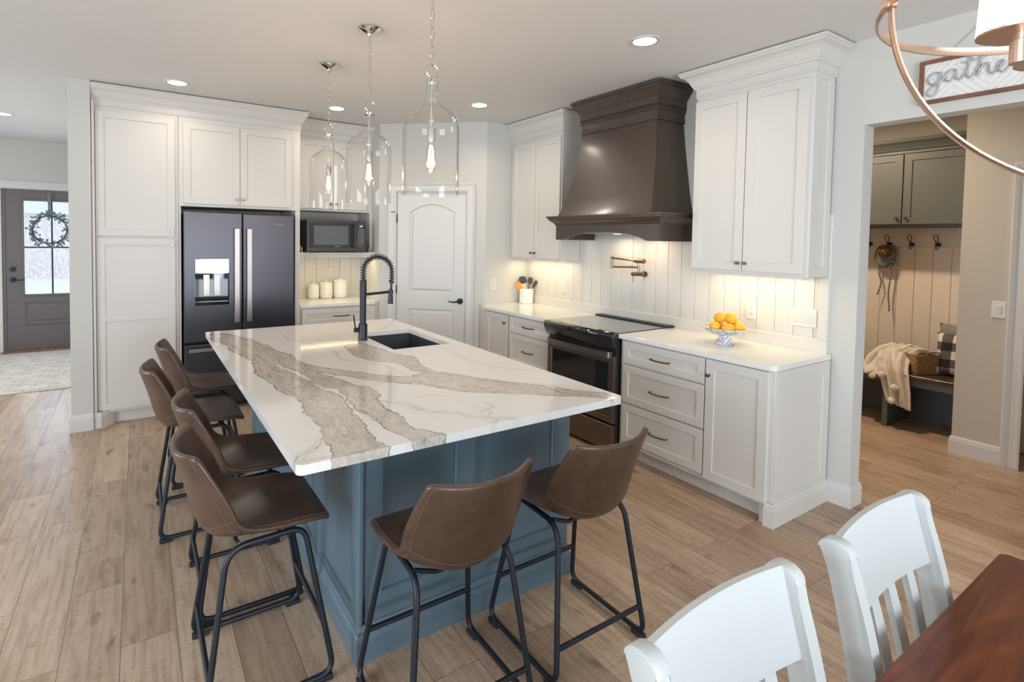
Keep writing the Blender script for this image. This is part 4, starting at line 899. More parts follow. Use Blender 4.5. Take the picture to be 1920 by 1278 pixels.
n1 = noi(5, 8, 2.2, ((2.2,1,1), .35), .62); n2 = noi(11, 9, 1.6, ((2.6,1,1), -.2), .7); n3 = noi(26, 8, 2.5, None, .65)
incol = mixc(ss(n1, .35, .65), (.66,.61,.54), (.52,.475,.415)); incol = mixc(mth('MULTIPLY', ss(n2, .52, .60), .5), incol, (.40,.36,.31))
vein_in = mth('SUBTRACT', 1.0, ss(mth('ABSOLUTE', mth('SUBTRACT', n3, .5)), 0, .022)); incol = mixc(mth('MULTIPLY', vein_in, .45), incol, (.22,.19,.155))
vein_w = mth('SUBTRACT', 1.0, ss(mth('ABSOLUTE', mth('SUBTRACT', n2, .46)), 0, .018)); incol = mixc(mth('MULTIPLY', vein_w, .45), incol, (.72,.69,.63))
incol = mixc(ss(edg, .0, .05, .35, 0), incol, (.42,.38,.33))
# streaks that run along each band: noise sampled on position and distance from the band's edge
cbx = N.new('ShaderNodeCombineXYZ'); spx = N.new('ShaderNodeSeparateXYZ'); L.new(tc.outputs['Object'], spx.inputs[0])
L.new(mth('MULTIPLY', spx.outputs[0], 3.0), cbx.inputs[0]); L.new(mth('MULTIPLY', spx.outputs[1], 3.0), cbx.inputs[1]); L.new(mth('MULTIPLY', bnd, 60.0), cbx.inputs[2])
sn = N.new('ShaderNodeTexNoise'); sn.inputs['Scale'].default_value = 1.0; sn.inputs['Detail'].default_value = 5; sn.inputs['Roughness'].default_value = .6; L.new(cbx.outputs[0], sn.inputs['Vector'])
incol = mixc(mth('MULTIPLY', ss(mth('ABSOLUTE', mth('SUBTRACT', sn.outputs[0], .5)), .004, .020, 1, 0), ss(noi(4, 3), .38, .58, .1, .75)), incol, (.24,.205,.17))
incol = mixc(ss(sn.outputs[0], .56, .66, 0, .55), incol, (.70,.66,.60))
white = mixc(mth('MULTIPLY', mth('SUBTRACT', 1.0, ss(mth('ABSOLUTE', mth('SUBTRACT', noi(3.5, 6, 1.8, ((2.5,1,1), .9)), .5)), 0, .02)), .10), (.76,.74,.705), (.55,.52,.47))
c = mixc(mask, white, incol)
dark = (.17,.14,.115)
c = mixc(mth('MULTIPLY', ss(edg, .001, .0045, 1, 0), ss(noi(9, 3), .35, .6, .25, .95)), c, dark)
c = mixc(mth('MULTIPLY', ss(lin, .0010, .0058, 1, 0), ss(noi(14, 3), .35, .6, .25, .9)), c, dark)
c = mixc(mth('MULTIPLY', ss(lin, .004, .045, 1, 0), .26), c, (.50,.46,.40))
L.new(c, b.inputs['Base Color']); me.materials.append(m)
o = bpy.data.objects.new('island_countertop', me); COL.objects.link(o); tag(o, 'large white stone island top with brown-grey veining and a sink cutout', 'countertop')
# sink
t = thing('sink', 'black undermount sink set into the island top', 'sink', ((SX0+SX1)/2, (SY0+SY1)/2, .68))
mb = MB(); a, b_, c_, d_ = SX0-.004, SX1+.004, SY0-.004, SY1+.004
def rr(i, z, r=.03): return [(x, y, z) for x, y in rc(a+i+r, c_+i+r, r, PI, 1.5*PI) + rc(b_-i-r, c_+i+r, r, 1.5*PI, 2*PI) + rc(b_-i-r, d_-i-r, r, 0, .5*PI) + rc(a+i+r, d_-i-r, r, .5*PI, PI)]
mb.loops([rr(-.02,.8815),rr(0,.8815),rr(.004,.72),rr(.02,.700),rr(.15,.697)], True, False, True); mb.build('basin', M['sink'], t, smooth=40)
mb = MB(); mb.lathe([(.045,.6975),(.045,.700),(.030,.701),(.028,.698)], ((a+b_)/2, (c_+d_)/2, 0), 24); mb.build('drain', M['chrome'], t)
# ------------------------------------------------------------------ faucet
fx_, fy_ = 1.243, 3.300
t = thing('kitchen_faucet', 'tall black spring-neck pull-down faucet on the island beside the sink', 'faucet', (fx_, fy_, .914))
mb = MB(); mb.lathe([(.031,.0005),(.031,.005),(.0295,.008),(.0295,.108),(.024,.110)], (fx_,fy_,.914), 28); mb.build('base', M['black'], t, smooth=True)
mb = MB(); mb.lathe([(.021,.10),(.021,.300),(.0225,.301),(.0225,.395),(.019,.396)], (fx_,fy_,.914), 28); mb.build('column', M['black'], t, smooth=True)
zc = 1.365; Rr = .100
arc = [Vector((fx_, fy_, 1.305))] + [Vector((fx_+Rr-Rr*math.cos(PI*i/24), fy_, zc+Rr*math.sin(PI*i/24))) for i in range(25)] + [Vector((fx_+2*Rr, fy_, 1.30)), Vector((fx_+2*Rr-.006, fy_, 1.20))]
mb = MB(); mb.tube(arc, .008, 10); mb.build('hose', M['black'], t, smooth=True)
path = arc[:-1]; D = [0]
for p, q2 in zip(path, path[1:]): D.append(D[-1]+(q2-p).length)
tot = D[-1]; turns = 26; pts = []
for i in range(turns*12+1):
    s = tot*i/(turns*12); k = max(j for j in range(len(D)) if D[j] <= s+1e-9); k = min(k, len(path)-2); f = (s-D[k])/(D[k+1]-D[k]); p = path[k].lerp(path[k+1], f); tg = (path[k+1]-path[k]).normalized(); nn = Vector((0,1,0)); bb = tg.cross(nn); ph = 2*PI*i/12
    pts.append(p + nn*math.cos(ph)*.0175 + bb*math.sin(ph)*.0175)
mb = MB(); mb.tube(pts, .0028, 6); mb.build('spring', M['black'], t, smooth=True)
mb = MB(); mb.tube([(fx_+2*Rr,fy_,1.300),(fx_+2*Rr,fy_,1.285)], .017, 16); mb.tube([(fx_+2*Rr-.006,fy_,1.215),(fx_+2*Rr-.006,fy_,1.145)], [.0145,.019], 20); mb.tube([(fx_+2*Rr-.003,fy_,1.25),(fx_+2*Rr-.006,fy_,1.214)], [.009,.014], 16); mb.build('spray_head', M['black'], t, smooth=True)
mb = MB(); mb.tube([(fx_+.01,fy_,1.216),(fx_+2*Rr-.012,fy_,1.226)], .009, 12); mb.tube([(fx_+2*Rr-.004,fy_,1.214),(fx_+2*Rr-.004,fy_,1.240)], .0165, 16); mb.build('support_arm', M['black'], t, smooth=True)
mb = MB(); mb.tube([(fx_-.02,fy_,.985),(fx_-.058,fy_-.0,.985)], .0155, 16); mb.tube([(fx_-.050,fy_,.992),(fx_-.064,fy_,1.085)], .0050, 8); mb.build('lever', M['black'], t, smooth=True)
# ------------------------------------------------------------------ bar stools
def make_stool():
    t = thing('bar_stool', 'x', 'bar stool', (0,0,0), 0, 'brown leather bar stools around the island')
    # profile rows: y, z, halfwidth, side up, side forward
    R_ = [(.205,.562,.190,.000,.000),(.200,.580,.205,.000,.000),(.150,.588,.213,.002,.000),(.080,.582,.218,.012,.000),(.010,.572,.221,.028,.002),(-.060,.560,.223,.050,.012),(-.120,.550,.223,.080,.034),(-.165,.556,.222,.098,.062),(-.195,.588,.221,.086,.086),(-.213,.645,.220,.056,.096),(-.230,.715,.217,.028,.090),(-.250,.785,.211,.013,.080),(-.270,.845,.200,.012,.066),(-.280,.872,.190,.014,.058)]
    rows = []; nseg = 12
    for y, z, hw, u_, f_ in R_:
        row = []
        for i in range(nseg+1):
            s = -1+2*i/nseg; a = abs(s)**2.3; row.append((s*hw*(1-.0*a), y+f_*a, z+u_*a))
        rows.append(row)
    mb = MB(); vv = [[mb.v(p) for p in r] for r in rows]
    for a, b in zip(vv, vv[1:]):
        for i in range(nseg): mb.f([a[i], b[i], b[i+1], a[i+1]])
    bm = mb.bm; bmesh.ops.recalc_face_normals(bm, faces=bm.faces)
    o = mb.build('seat_shell', M['leather'], t, smooth='all', local=True)
    so = o.modifiers.new('s', 'SOLIDIFY'); so.thickness = .024; so.offset = 0; so.use_rim = True
    sb = o.modifiers.new('b', 'SUBSURF'); sb.levels = 2; sb.render_levels = 2
    # seams, laid on the finished leather surface
    bpy.context.view_layer.update(); ev = o.evaluated_get(bpy.context.evaluated_depsgraph_get())
    def snap(p, off=.0007):
        ok, loc, nor, _ = ev.closest_point_on_mesh(Vector(p)); return loc + nor*off
    mb = MB()
    for s in (-1, 1):
        p = []
        for k, (y, z, hw, u_, f_) in enumerate(R_[1:]):
            a = .93**2.3; inn = Vector((0, 0, .02)) if y > -.1 else Vector((0, -.02, 0)); p.append(Vector((s*hw*.93, y+f_*a, z+u_*a)) + inn)
        mb.tube([snap(q) for q in bez(p, 4)], .0013, 5)
    seam = []
    for i in range(25):
        s = -.98+1.96*i/24; a = abs(s)**2.3; seam.append(snap((s*.2205, -.210+.090*a, .585+.075*a)))
    mb.tube(seam, .0013, 5)
    mb.build('stitching', M['seam'], o, local=True)
    # side frames
    for s in (-1, 1):
        P_ = [(s*.165,.125,.548),(s*.232,.215,.021),(s*.232,-.205,.021),(s*.172,-.130,.545)]
        mb = MB(); mb.tube(fillet(P_, [.05,.055,.055,.07], 6, True), .0105, 10, closed=True); fr_o = mb.build('side_frame', M['black'], t, smooth=True, local=True)
        for y0, y1 in ((-.205,-.145),(.150,.210)): mb = MB(); mb.box(s*.232-.013, s*.232+.013, y0, y1, .0, .020, .005, 2); mb.build('foot_pad', M['rubber'], fr_o, local=True)
    def xat(z): return .165+(.232-.165)*(.548-z)/(.548-.021)
    mb = MB(); z = .195; yy = .125+(.215-.125)*(.548-z)/(.527); mb.tube([(-xat(z),yy,z),(xat(z),yy,z)], .0095, 10); mb.build('footrest', M['black'], t, smooth=True, local=True)
    mb = MB(); z = .135; yy = -(.130+(.205-.130)*(.545-z)/(.524)); mb.tube([(-xat(z),yy,z),(xat(z),yy,z)], .0095, 10); mb.build('rear_bar', M['black'], t, smooth=True, local=True)
    mb = MB()
    for y in (-.09, .09): mb.tube([(-.168,y,.550),(-.09,y,.552-abs(min(y,0))*.35),(.09,y,.552-abs(min(y,0))*.35),(.168,y,.550)], .008, 8)
    mb.box(-.11,.11,.02,.13,.552,.566,.004); mb.build('seat_support', M['black'], t, smooth=30, local=True)
    return t
st0 = make_stool()
stools = [(.888,1.545,0,'brown leather bar stool at the near end of the island, left of the pair'),
          (1.462,1.550,0,'brown leather bar stool at the near end of the island, right of the pair'),
          (.372,2.055,-PI/2,'brown leather bar stool on the long left side, nearest the camera'),
          (.400,2.572,-PI/2,'brown leather bar stool on the long left side, second from the near corner'),
          (.285,3.330,-PI/2,'brown leather bar stool on the long left side, third away and pulled out a little'),
          (.370,3.960,-PI/2,'brown leather bar stool on the long left side, farthest and closest to the fridge')]
for i, (x, y, rz, lb) in enumerate(stools):
    o = st0 if i == 0 else copy_tree(st0); o.location = (x, y, 0); o.rotation_euler = (0,0,rz); o['label'] = lb
# ------------------------------------------------------------------ pendants
def make_pendant():
    t = thing('pendant_light', 'x', 'pendant light', (0,0,H), 0, 'glass jug pendants over the island')
    z0 = 1.792
    prof = [(.1305,z0),(.130,z0+.10),(.130,2.085),(.127,2.115),(.117,2.143),(.098,2.168),(.072,2.186),(.048,2.200),(.036,2.215),(.0305,2.235),(.0285,2.26),(.0285,2.300),(.031,2.306)]
    mb = MB(); mb.lathe(prof + [(r-.003, z) for r, z in prof[::-1]], (0,0,0), 56, False, False)
    mb.build('glass_jug', M['pglass'], t, smooth='all')
    mb = MB(); mb.lathe([(.030,2.304),(.031,2.312),(.012,2.318),(.008,2.330),(.006,2.332)], (0,0,0), 24); 
    mb.tube([(.030*math.sin(2*PI*i/28), 0, 2.358+.030*math.cos(2*PI*i/28)) for i in range(28)], .0032, 8, closed=True); mb.build('cap_ring', M['chrome'], t, smooth=True)
    mb = MB(); z = 2.402; k = 0; hl, hw = .024, .0085
    while z < 2.745:
        ln = []
        for i in range(20):
            a = 2*PI*i/20; x = hw*math.cos(a); zz_ = (hl-hw)*(1 if math.sin(a) >= 0 else -1) + hw*math.sin(a)
            ln.append((x, 0, z+zz_) if k % 2 else (0, x, z+zz_))
        mb.tube(ln, .0021, 6, closed=True); z += .0425; k += 1
    mb.build('chain', M['chrome'], t, smooth=True)
    mb = MB(); mb.lathe([(.0685,-.001),(.0685,-.006),(.055,-.016),(.030,-.028),(.012,-.034),(.009,-.045),(.004,-.050)], (0,0,H), 32); mb.build('canopy', M['chrome'], t, smooth=True)
    mb = MB(); mb.tube([(0,0,2.31),(0,0,2.098)], .0048, 10); mb.build('rod', M['chrome'], t, smooth=True)
    mb = MB(); mb.lathe([(.006,2.104),(.018,2.100),(.0195,2.094),(.0195,2.037),(.017,2.036)], (0,0,0), 24); mb.build('socket', M['chrome'], t, smooth=True)
    mb = MB(); mb.lathe([(.012,2.038),(.013,2.03),(.021,2.01),(.0225,1.98),(.0225,1.925),(.018,1.905),(.007,1.895)], (0,0,0), 24, False, True); bu = mb.build('bulb', M['bglass'], t, smooth='all')
    mb = MB()
    for k in range(4):
        a = 2*PI*k/4; mb.tube([(.006*math.cos(a),.006*math.sin(a),2.02),(.011*math.cos(a),.011*math.sin(a),1.99),(.011*math.cos(a),.011*math.sin(a),1.935),(.003*math.cos(a),.003*math.sin(a),1.92)], .0018, 5)
    mb.build('filament', M['bulb'], bu)
    return t
p0 = make_pendant()
for i, (y, lb) in enumerate(((3.724,'clear glass jug pendant, farthest of the three, near the fridge'),(2.949,'clear glass jug pendant in the middle of the row of three'),(2.172,'clear glass jug pendant nearest the camera over the island'))):
    o = p0 if i == 0 else copy_tree(p0); o.location = (1.140, y, H); o['label'] = lb
    l = bpy.data.lights.new('bulb_light', 'POINT'); l.energy = 7; l.color = (1,.68,.38); l.shadow_soft_size = .02
    lo = bpy.data.objects.new('bulb_light', l); COL.objects.link(lo); lo.location = (1.140, y, 1.965)
# ------------------------------------------------------------------ recessed ceiling lights
rl0 = None
for x, y, lb, pw in ((2.577,2.168,'recessed ceiling light nearest the tall wall cabinet',7),(2.599,4.027,'recessed ceiling light in front of the hood and pantry corner',8),(1.580,4.924,'recessed ceiling light near the microwave cabinet, behind a pendant',5.5),(.272,4.870,'recessed ceiling light in front of the tall pantry cabinet',3.8),(-1.156,7.214,'recessed ceiling light in the entry hall',24)):
    if rl0 is None:
        rl0 = thing('recessed_light', lb, 'ceiling light', (x,y,H), 0, 'recessed ceiling lights')
        mb = MB(); mb.lathe([(.092,-.001),(.090,-.006),(.068,-.005),(.066,-.002)], (x,y,H), 40, False, False); mb.build('trim_ring', M['trim'], rl0, smooth=True)
        mb = MB(); mb.lathe([(.067,-.0015),(.066,-.0045)], (x,y,H), 40); mb.build('lens', M['lamp'], rl0)
        o = rl0
    else: o = copy_tree(rl0); o.location = (x,y,H); o['label'] = lb
    if lb.startswith('recessed ceiling light in the entry'): pass
    l = bpy.data.lights.new('recessed_lamp', 'AREA'); l.shape = 'DISK'; l.size = .13; l.energy = pw; l.color = (1.0,.87,.73); l.spread = 2.6
    lo = bpy.data.objects.new('recessed_lamp', l); COL.objects.link(lo); lo.location = (x, y, H-.008)
# ------------------------------------------------------------------ dining table and chairs
t = thing('dining_table', 'dark cherry wood dining table in the near right corner', 'table', (1.2, -.08, 0))
TX0, TX1, TY0, TY1 = .40, 1.982, -.58, .402
mb = MB(); r = .02; pts = rc(TX0+r,TY0+r,r,PI,1.5*PI,4)+rc(TX1-r,TY0+r,r,1.5*PI,2*PI,4)+rc(TX1-r,TY1-r,r,0,.5*PI,4)+rc(TX0+r,TY1-r,r,.5*PI,PI,4)
mb.prism(pts, .728, .760, .005, 3); mb.build('tabletop', M['table'], t, smooth=40)
mb = MB(); mb.box(TX0+.12,TX1-.12,TY0+.12,TY0+.14,.63,.728); mb.box(TX0+.12,TX1-.12,TY1-.14,TY1-.12,.63,.728); mb.box(TX0+.12,TX0+.14,TY0+.12,TY1-.12,.63,.728); mb.box(TX1-.14,TX1-.12,TY0+.12,TY1-.12,.63,.728); mb.build('apron', M['table'], t)
for x in (TX0+.13, TX1-.13):
    for y in (TY0+.13, TY1-.13): mb = MB(); mb.box(x-.035,x+.035,y-.035,y+.035,0,.728,.004); mb.build('leg', M['table'], t)
def make_chair():
    t = thing('dining_chair', 'x', 'chair', (0,0,0), 0, 'white wooden dining chairs at the table')
    # faces -Y; back stiles rake towards +Y
    def prof_y(z):   # centre line of the stile
        s = max(0, (z-.44)/.52); return .005 + .020*s + .075*s*s
    for s in (-1, 1):
        F_, B_ = [], []
        for i in range(15):
            z = .44 + .493*i/14; w = .024+.004*math.sin(i/14*PI); y = prof_y(z); F_.append((y-w, z)); B_.append((y+w, z))
        yt = prof_y(.933); top = [(yt+.003+.034*math.cos(a), .933+.028*math.sin(a)) for a in [PI-PI*k/8 for k in range(9)]]
        L_ = F_ + top + B_[::-1]
        mb = MB().at((s*.206-.0165, 0, 0), (0,1,0), (0,0,1)); mb.prism(L_, 0, .033, .004, 2); mb.build('stile', M['white'], t, smooth=40, local=True)
        mb = MB(); mb.box(s*.206-.016, s*.206+.016, -.015, .030, 0, .445, .004); mb.build('leg', M['white'], t, local=True)
        mb = MB(); mb.box(s*.200-.02, s*.200+.02, -.43, -.39, 0, .43, .004); mb.build('leg', M['white'], t, local=True)
    def cy(x): return .016*(1-(x/.2)**2)     # curve of the crest
    mb = MB(); L_ = []
    for i in range(17):
        x = -.194+.388*i/16; L = []
        for z, dy in ((.812,-.010),(.820,-.012),(.90,-.012),(.962,-.012),(.972,-.006),(.972,.006),(.962,.012),(.82,.012),(.812,.010)):
            L.append((x, prof_y(min(z,.95)) + cy(x) + dy, z - .012 + .004*(1-(x/.2)**2)))
        L_.append(L)
    mb.loops(L_, True, True, True); mb.build('crest_rail', M['white'], t, smooth=50, local=True)
    mb = MB(); mb.box(-.198, .198, -.005, .018, .50, .535, .004); mb.build('lower_rail', M['white'], t, local=True)
    for x in (-.098, 0, .098):
        mb = MB(); L_ = []
        for i in range(9):
            z = .525+.300*i/8; y = prof_y(z)+cy(x)*((z-.525)/.3); w = .017+.003*math.sin(PI*i/8); L_.append([(x-w,y-.007,z),(x+w,y-.007,z),(x+w,y+.007,z),(x-w,y+.007,z)])
        mb.loops(L_, True, True, True); mb.build('slat', M['white'], t, smooth=40, local=True)
    mb = MB(); mb.prism([(-.195,.0),(-.225,-.40),(-.20,-.43),(.20,-.43),(.225,-.40),(.195,.0)], .435, .462, .006, 2); mb.build('seat', M['white'], t, smooth=40, local=True)
    return t
c0 = make_chair(); c1 = copy_tree(c0)
c0.location = (.870, .428, 0); c0['label'] = 'white slat-back dining chair nearest the camera at the bottom of the picture'
c1.location = (1.468, .412, 0); c1['label'] = 'white slat-back dining chair farther right, beside the table corner'
# ------------------------------------------------------------------ orb chandelier
cc = Vector((1.381, .141, 2.036)); RR = .35
t = thing('chandelier', 'brushed copper orb chandelier with white fabric shades above the dining table', 'chandelier', (cc.x, cc.y, H))
def band_ring(mb, c, e1, e2, R, w=.009, th=.0028, n=96):
    e3 = e1.cross(e2); L_ = []
    for i in range(n+1):
        a = 2*PI*i/n; rad = e1*math.cos(a)+e2*math.sin(a)
        L_.append([c+rad*(R-th)-e3*w, c+rad*(R+th*.2)-e3*w, c+rad*(R+th)-e3*w*.55, c+rad*(R+th)+e3*w*.55, c+rad*(R+th*.2)+e3*w, c+rad*(R-th)+e3*w, c+rad*(R-th*.4)+e3*w*.5, c+rad*(R-th*.4)-e3*w*.5])
    mb.loops(L_, True); bmesh.ops.remove_doubles(mb.bm, verts=mb.bm.verts, dist=1e-6)
ca, sa = math.cos(2.214), math.sin(2.214); e1 = Vector((ca, sa, 0)); ez = Vector((0,0,1))
mb = MB(); band_ring(mb, cc, e1, ez, RR); mb.build('vertical_ring', M['copper'], t, smooth=40)
mb = MB(); band_ring(mb, cc, Vector((1,0,0)), Vector((0,1,0)), RR+.006); mb.build('horizontal_ring', M['copper'], t, smooth=40)
for s in (-1, 1):
    mb = MB(); p = cc + e1*s*(RR+.002); mb.at(p, e1, ez); mb.box(-.010,.012,-.010,.010,-.012,.012,.002); mb.build('ring_joint', M['copper'], t)
mb = MB(); mb.tube([(cc.x,cc.y,H-.03),(cc.x,cc.y,1.93)], .006, 10); mb.lathe([(.065,-.001),(.065,-.018),(.02,-.028),(.01,-.04)], (cc.x,cc.y,H), 24); mb.lathe([(.0,1.90),(.02,1.905),(.026,1.92),(.02,1.94),(.008,1.95)], (cc.x,cc.y,0), 20); mb.build('centre_column', M['copper'], t, smooth=True)
for k in range(4):
    a = math.radians(135.7+90*k); px_, py_ = cc.x+.173*math.cos(a), cc.y+.173*math.sin(a)
    mb = MB(); mb.tube(fillet([(cc.x,cc.y,1.918),(px_,py_,1.918),(px_,py_,1.935)], .01, 4), .0055, 8); mb.lathe([(.0165,1.903),(.0165,1.940),(.0125,1.942),(.0125,1.975)], (px_,py_,0), 20); arm = mb.build('arm', M['copper'], t, smooth=True)
    mb = MB(); mb.lathe([(.060,1.953),(.060,1.956),(.012,1.957)], (px_,py_,0), 28); mb.build('shade_plate', M['copper'], arm, smooth=30)
    mb = MB(); mb.lathe([(.0600,1.957),(.052,2.115),(.050,2.115),(.058,1.957)], (px_,py_,0), 40, False, False); mb.build('lamp_shade', M['shade'], arm, smooth=60)
    l = bpy.data.lights.new('shade_light', 'POINT'); l.energy = 1.6; l.color = (1,.82,.6); l.shadow_soft_size = .03; lo = bpy.data.objects.new('shade_light', l); COL.objects.link(lo); lo.location = (px_, py_, 2.04)
# ------------------------------------------------------------------ gather sign
SGx = XR-.002
t = thing('wall_sign', 'framed white chevron wood sign reading gather above the mudroom opening', 'sign', (SGx, .92, 2.475))
sf = lambda: MB().at((SGx, 0, 0), RU, RV)
mb = sf(); y0, y1, z0, z1 = -1.145, -.690, 2.358, 2.590; w = .020
mb.box(y0,y0+w,z0,z1,0,.022,.0015); mb.box(y1-w,y1,z0,z1,0,.022,.0015); mb.box(y0+w,y1-w,z0,z0+w,0,.022,.0015); mb.box(y0+w,y1-w,z1-w,z1,0,.022,.0015); mb.build('frame', M['signframe'], t)
mch = mat('whitewashed_planks', (.72,.70,.67), .7); nt = mch.node_tree; N, L = nt.nodes, nt.links
tc2 = N.new('ShaderNodeTexCoord'); sp2 = N.new('ShaderNodeSeparateXYZ'); L.new(tc2.outputs['Object'], sp2.inputs[0])
def m2(op, a, b_=None):
    x = N.new('ShaderNodeMath'); x.operation = op
    for i, v in enumerate((a, b_)):
        if v is None: continue
        if isinstance(v, (int, float)): x.inputs[i].default_value = v
        else: L.new(v, x.inputs[i])
    return x.outputs[0]
chv = m2('FRACT', m2('MULTIPLY', m2('ADD', m2('PINGPONG', m2('ADD', sp2.outputs[1], 10.0), .14), sp2.outputs[2]), 28.0))
lnm = m2('GREATER_THAN', chv, .93)
wn2 = N.new('ShaderNodeTexNoise'); wn2.inputs['Scale'].default_value = 60; wn2.inputs['Detail'].default_value = 5; L.new(tc2.outputs['Object'], wn2.inputs['Vector'])
mx = N.new('ShaderNodeMixRGB'); mx.inputs[1].default_value = (.74,.72,.69,1); mx.inputs[2].default_value = (.30,.26,.22,1)
L.new(m2('MAXIMUM', m2('MULTIPLY', lnm, .75), m2('MULTIPLY', m2('GREATER_THAN', wn2.outputs[0], .64), .35)), mx.inputs[0]); L.new(mx.outputs[0], N['Principled BSDF'].inputs['Base Color'])
mb = sf(); mb.box(y0+w-.002,y1-w+.002,z0+w-.002,z1-w+.002,.002,.010); mb.build('plank_panel', mch, t)
LT = [[(.95,.9),(.6,1.02),(.2,.8),(.08,.4),(.35,.05),(.75,.28),(.98,1.0),(.88,.1),(.72,-.65),(.35,-.95),(.05,-.7),(.35,-.25),(1.1,.3),(1.35,.75),(1.75,1.0),(1.98,.92),(1.6,1.0),(1.3,.6),(1.32,.2),(1.6,.06),(1.92,.5),(2.05,1.0),(1.98,.35),(2.15,.06),(2.45,.3),(2.8,1.2),(3.0,1.95),(2.88,2.05),(2.76,1.2),(2.72,.35),(2.9,.05),(3.15,.25),(3.5,1.1),(3.78,1.95),(3.66,2.08),(3.52,1.3),(3.42,.05),(3.55,.65),(3.85,1.0),(4.06,.8),(4.06,.3),(4.25,.04),(4.5,.25),(4.85,.6),(4.95,.9),(4.75,.98),(4.6,.6),(4.72,.15),(5.0,.05),(5.35,.45),(5.6,1.05),(5.72,.9),(5.98,.92),(5.98,.4),(6.1,.08),(6.4,.3)],[(2.35,1.42),(3.0,1.46),(3.95,1.62)]]
mb = sf(); u_ = .0605; ox, oz = y0+.032, z0+.098
for stroke in LT:
    pts = bez([(ox+x*u_, oz+y*u_, .013) for x, y in stroke], 5)
    rr_ = [.0050]*len(pts); mb.tube(pts, rr_, 8)
mb.build('lettering', M['galv'], t, smooth=True)
mb = sf(); yc2, zn = -.918, 2.718; mb.tube([(-1.06,z1-.004,.004),(yc2,zn,.003),(-.775,z1-.004,.004)], .0016, 5); mb.tube([(yc2,zn,0),(yc2,zn,.010)], .003, 6); mb.build('hanging_string', M['rope'], t)
# ------------------------------------------------------------------ mudroom lockers
t = thing('mudroom_cabinet', 'olive-grey wall cabinets with crown above the mudroom hooks', 'cabinet', (5.86, 2.3, 1.76))
carcass(t, 5.70, 6.048, 1.382, 3.40, 1.760, 2.46, M['mudcab'])
for a, b, kx in ((-2.880,-2.392,-2.43),(-2.384,-1.896,-1.925),(-1.888,-1.398,-1.858)):
    mb = MB().at((5.70,0,0), RU, RV); shaker(mb, a, b, 1.782, 2.395); d = mb.build('door', M['mudcab'], t); knob(d, (5.70,0,0), RU, RV, kx, 1.835, m=M['black'])
mb = MB(); mb.sweep([(5.70, 3.40),(5.70, 1.382)], crown_prof(2.53, .115, .07)[:0] + [(0,2.40),(.010,2.405),(.010,2.425),(.020,2.432),(.026,2.45),(.045,2.485),(.062,2.50),(.068,2.53),(0,2.53)]); mb.build('crown', M['mudcab'], t)
o = beadboard((6.05, 3.59, 0), (0,-1,0), (0,0,1), 3.59-1.384, .485, 1.585, [3.59-(1.631+.131*k) for k in range(0, 15)], .012, .002).build('locker_panelling', mat('cream_locker_paint', (.60,.53,.45), .55)); tag(o, 'cream vertical board panelling behind the mudroom bench', 'wall panelling')
mb = MB(); mb.box(6.030, 6.05, 1.384, 3.59, 1.586, 1.759, .001); o = mb.build('hook_rail', mat('cream_rail_paint', (.57,.50,.42), .55)); tag(o, 'plain cream board under the mudroom cabinets that carries the coat hooks', 'rail')
M['benchbase'] = mat('grey_green_bench_paint', (.105,.125,.13), .45)
t = thing('mudroom_bench', 'built-in bench with dark wood seat and olive-grey base under the hooks', 'bench', (5.8, 2.3, 0))
mb = MB(); mb.box(5.555, 6.035, 1.384, 3.59, .448, .484, .004); mb.build('seat', M['benchtop'], t)
mb = MB(); mb.box(5.585, 5.605, 1.384, 3.59, .385, .448, .001); mb.box(6.02, 6.045, 1.384, 3.59, 0, .448); mb.build('apron', M['benchbase'], t)
for y in (1.885, 2.85): mb = MB(); mb.box(5.545, 6.02, y, y+.040, 0, .448, .002); mb.build('support_panel', M['benchbase'], t)
# hooks
def make_hook():
    t = thing('coat_hook', 'x', 'hook', (6.030, 0, 1.61), 0, 'black wire coat hooks')
    mb = MB(); mb.box(6.024,6.0298,-.022,.022,1.592,1.622,.002); mb.build('plate', M['black'], t)
    mb = MB(); mb.tube(bez([(6.022,.004,1.605),(5.99,.006,1.63),(5.965,.016,1.66),(5.958,.012,1.685),(5.960,0,1.692),(5.958,-.012,1.685),(5.965,-.016,1.66),(5.99,-.006,1.63),(6.022,-.004,1.605)], 4), .0032, 6)
    mb.tube(bez([(6.022,.008,1.600),(5.995,.010,1.575),(5.985,.004,1.566),(5.985,-.004,1.566),(5.995,-.010,1.575),(6.022,-.008,1.600)], 4), .0032, 6); mb.build('wire_loop', M['black'], t, smooth=True); return t
h0 = make_hook()
for i, (y, lb) in enumerate(((2.250,'black coat hook partly hidden at the left edge of the mudroom opening'),(2.092,'black coat hook holding the knitted pompom hat'),(1.918,'empty black coat hook directly right of the hat'),(1.728,'empty black coat hook farthest right, nearest the beige wall'))):
    o = h0 if i == 0 else copy_tree(h0); o.location = (6.030, y, 1.61); o['label'] = lb
# hat
t = thing('knitted_hat', 'black and grey knitted earflap hat with brown fur pompom hanging on a hook', 'hat', (5.975, 2.095, 1.46))
mh = mat('striped_knit', (.10,.10,.10), .9); nt = mh.node_tree; N, L = nt.nodes, nt.links
tc3 = N.new('ShaderNodeTexCoord'); wv = N.new('ShaderNodeTexWave'); wv.wave_type = 'BANDS'; wv.bands_direction = 'DIAGONAL'; wv.inputs['Scale'].default_value = 28; wv.inputs['Distortion'].default_value = 2; L.new(tc3.outputs['Object'], wv.inputs['Vector'])
rp = N.new('ShaderNodeValToRGB'); e = rp.color_ramp.elements; e[0].position = .4; e[0].color = (.04,.04,.045,1); e[1].position = .6; e[1].color = (.33,.32,.31,1); L.new(wv.outputs[0], rp.inputs[0]); L.new(rp.outputs[0], N['Principled BSDF'].inputs['Base Color'])
hc = Vector((5.972, 2.098, 1.52))
mb = MB(); L_ = []
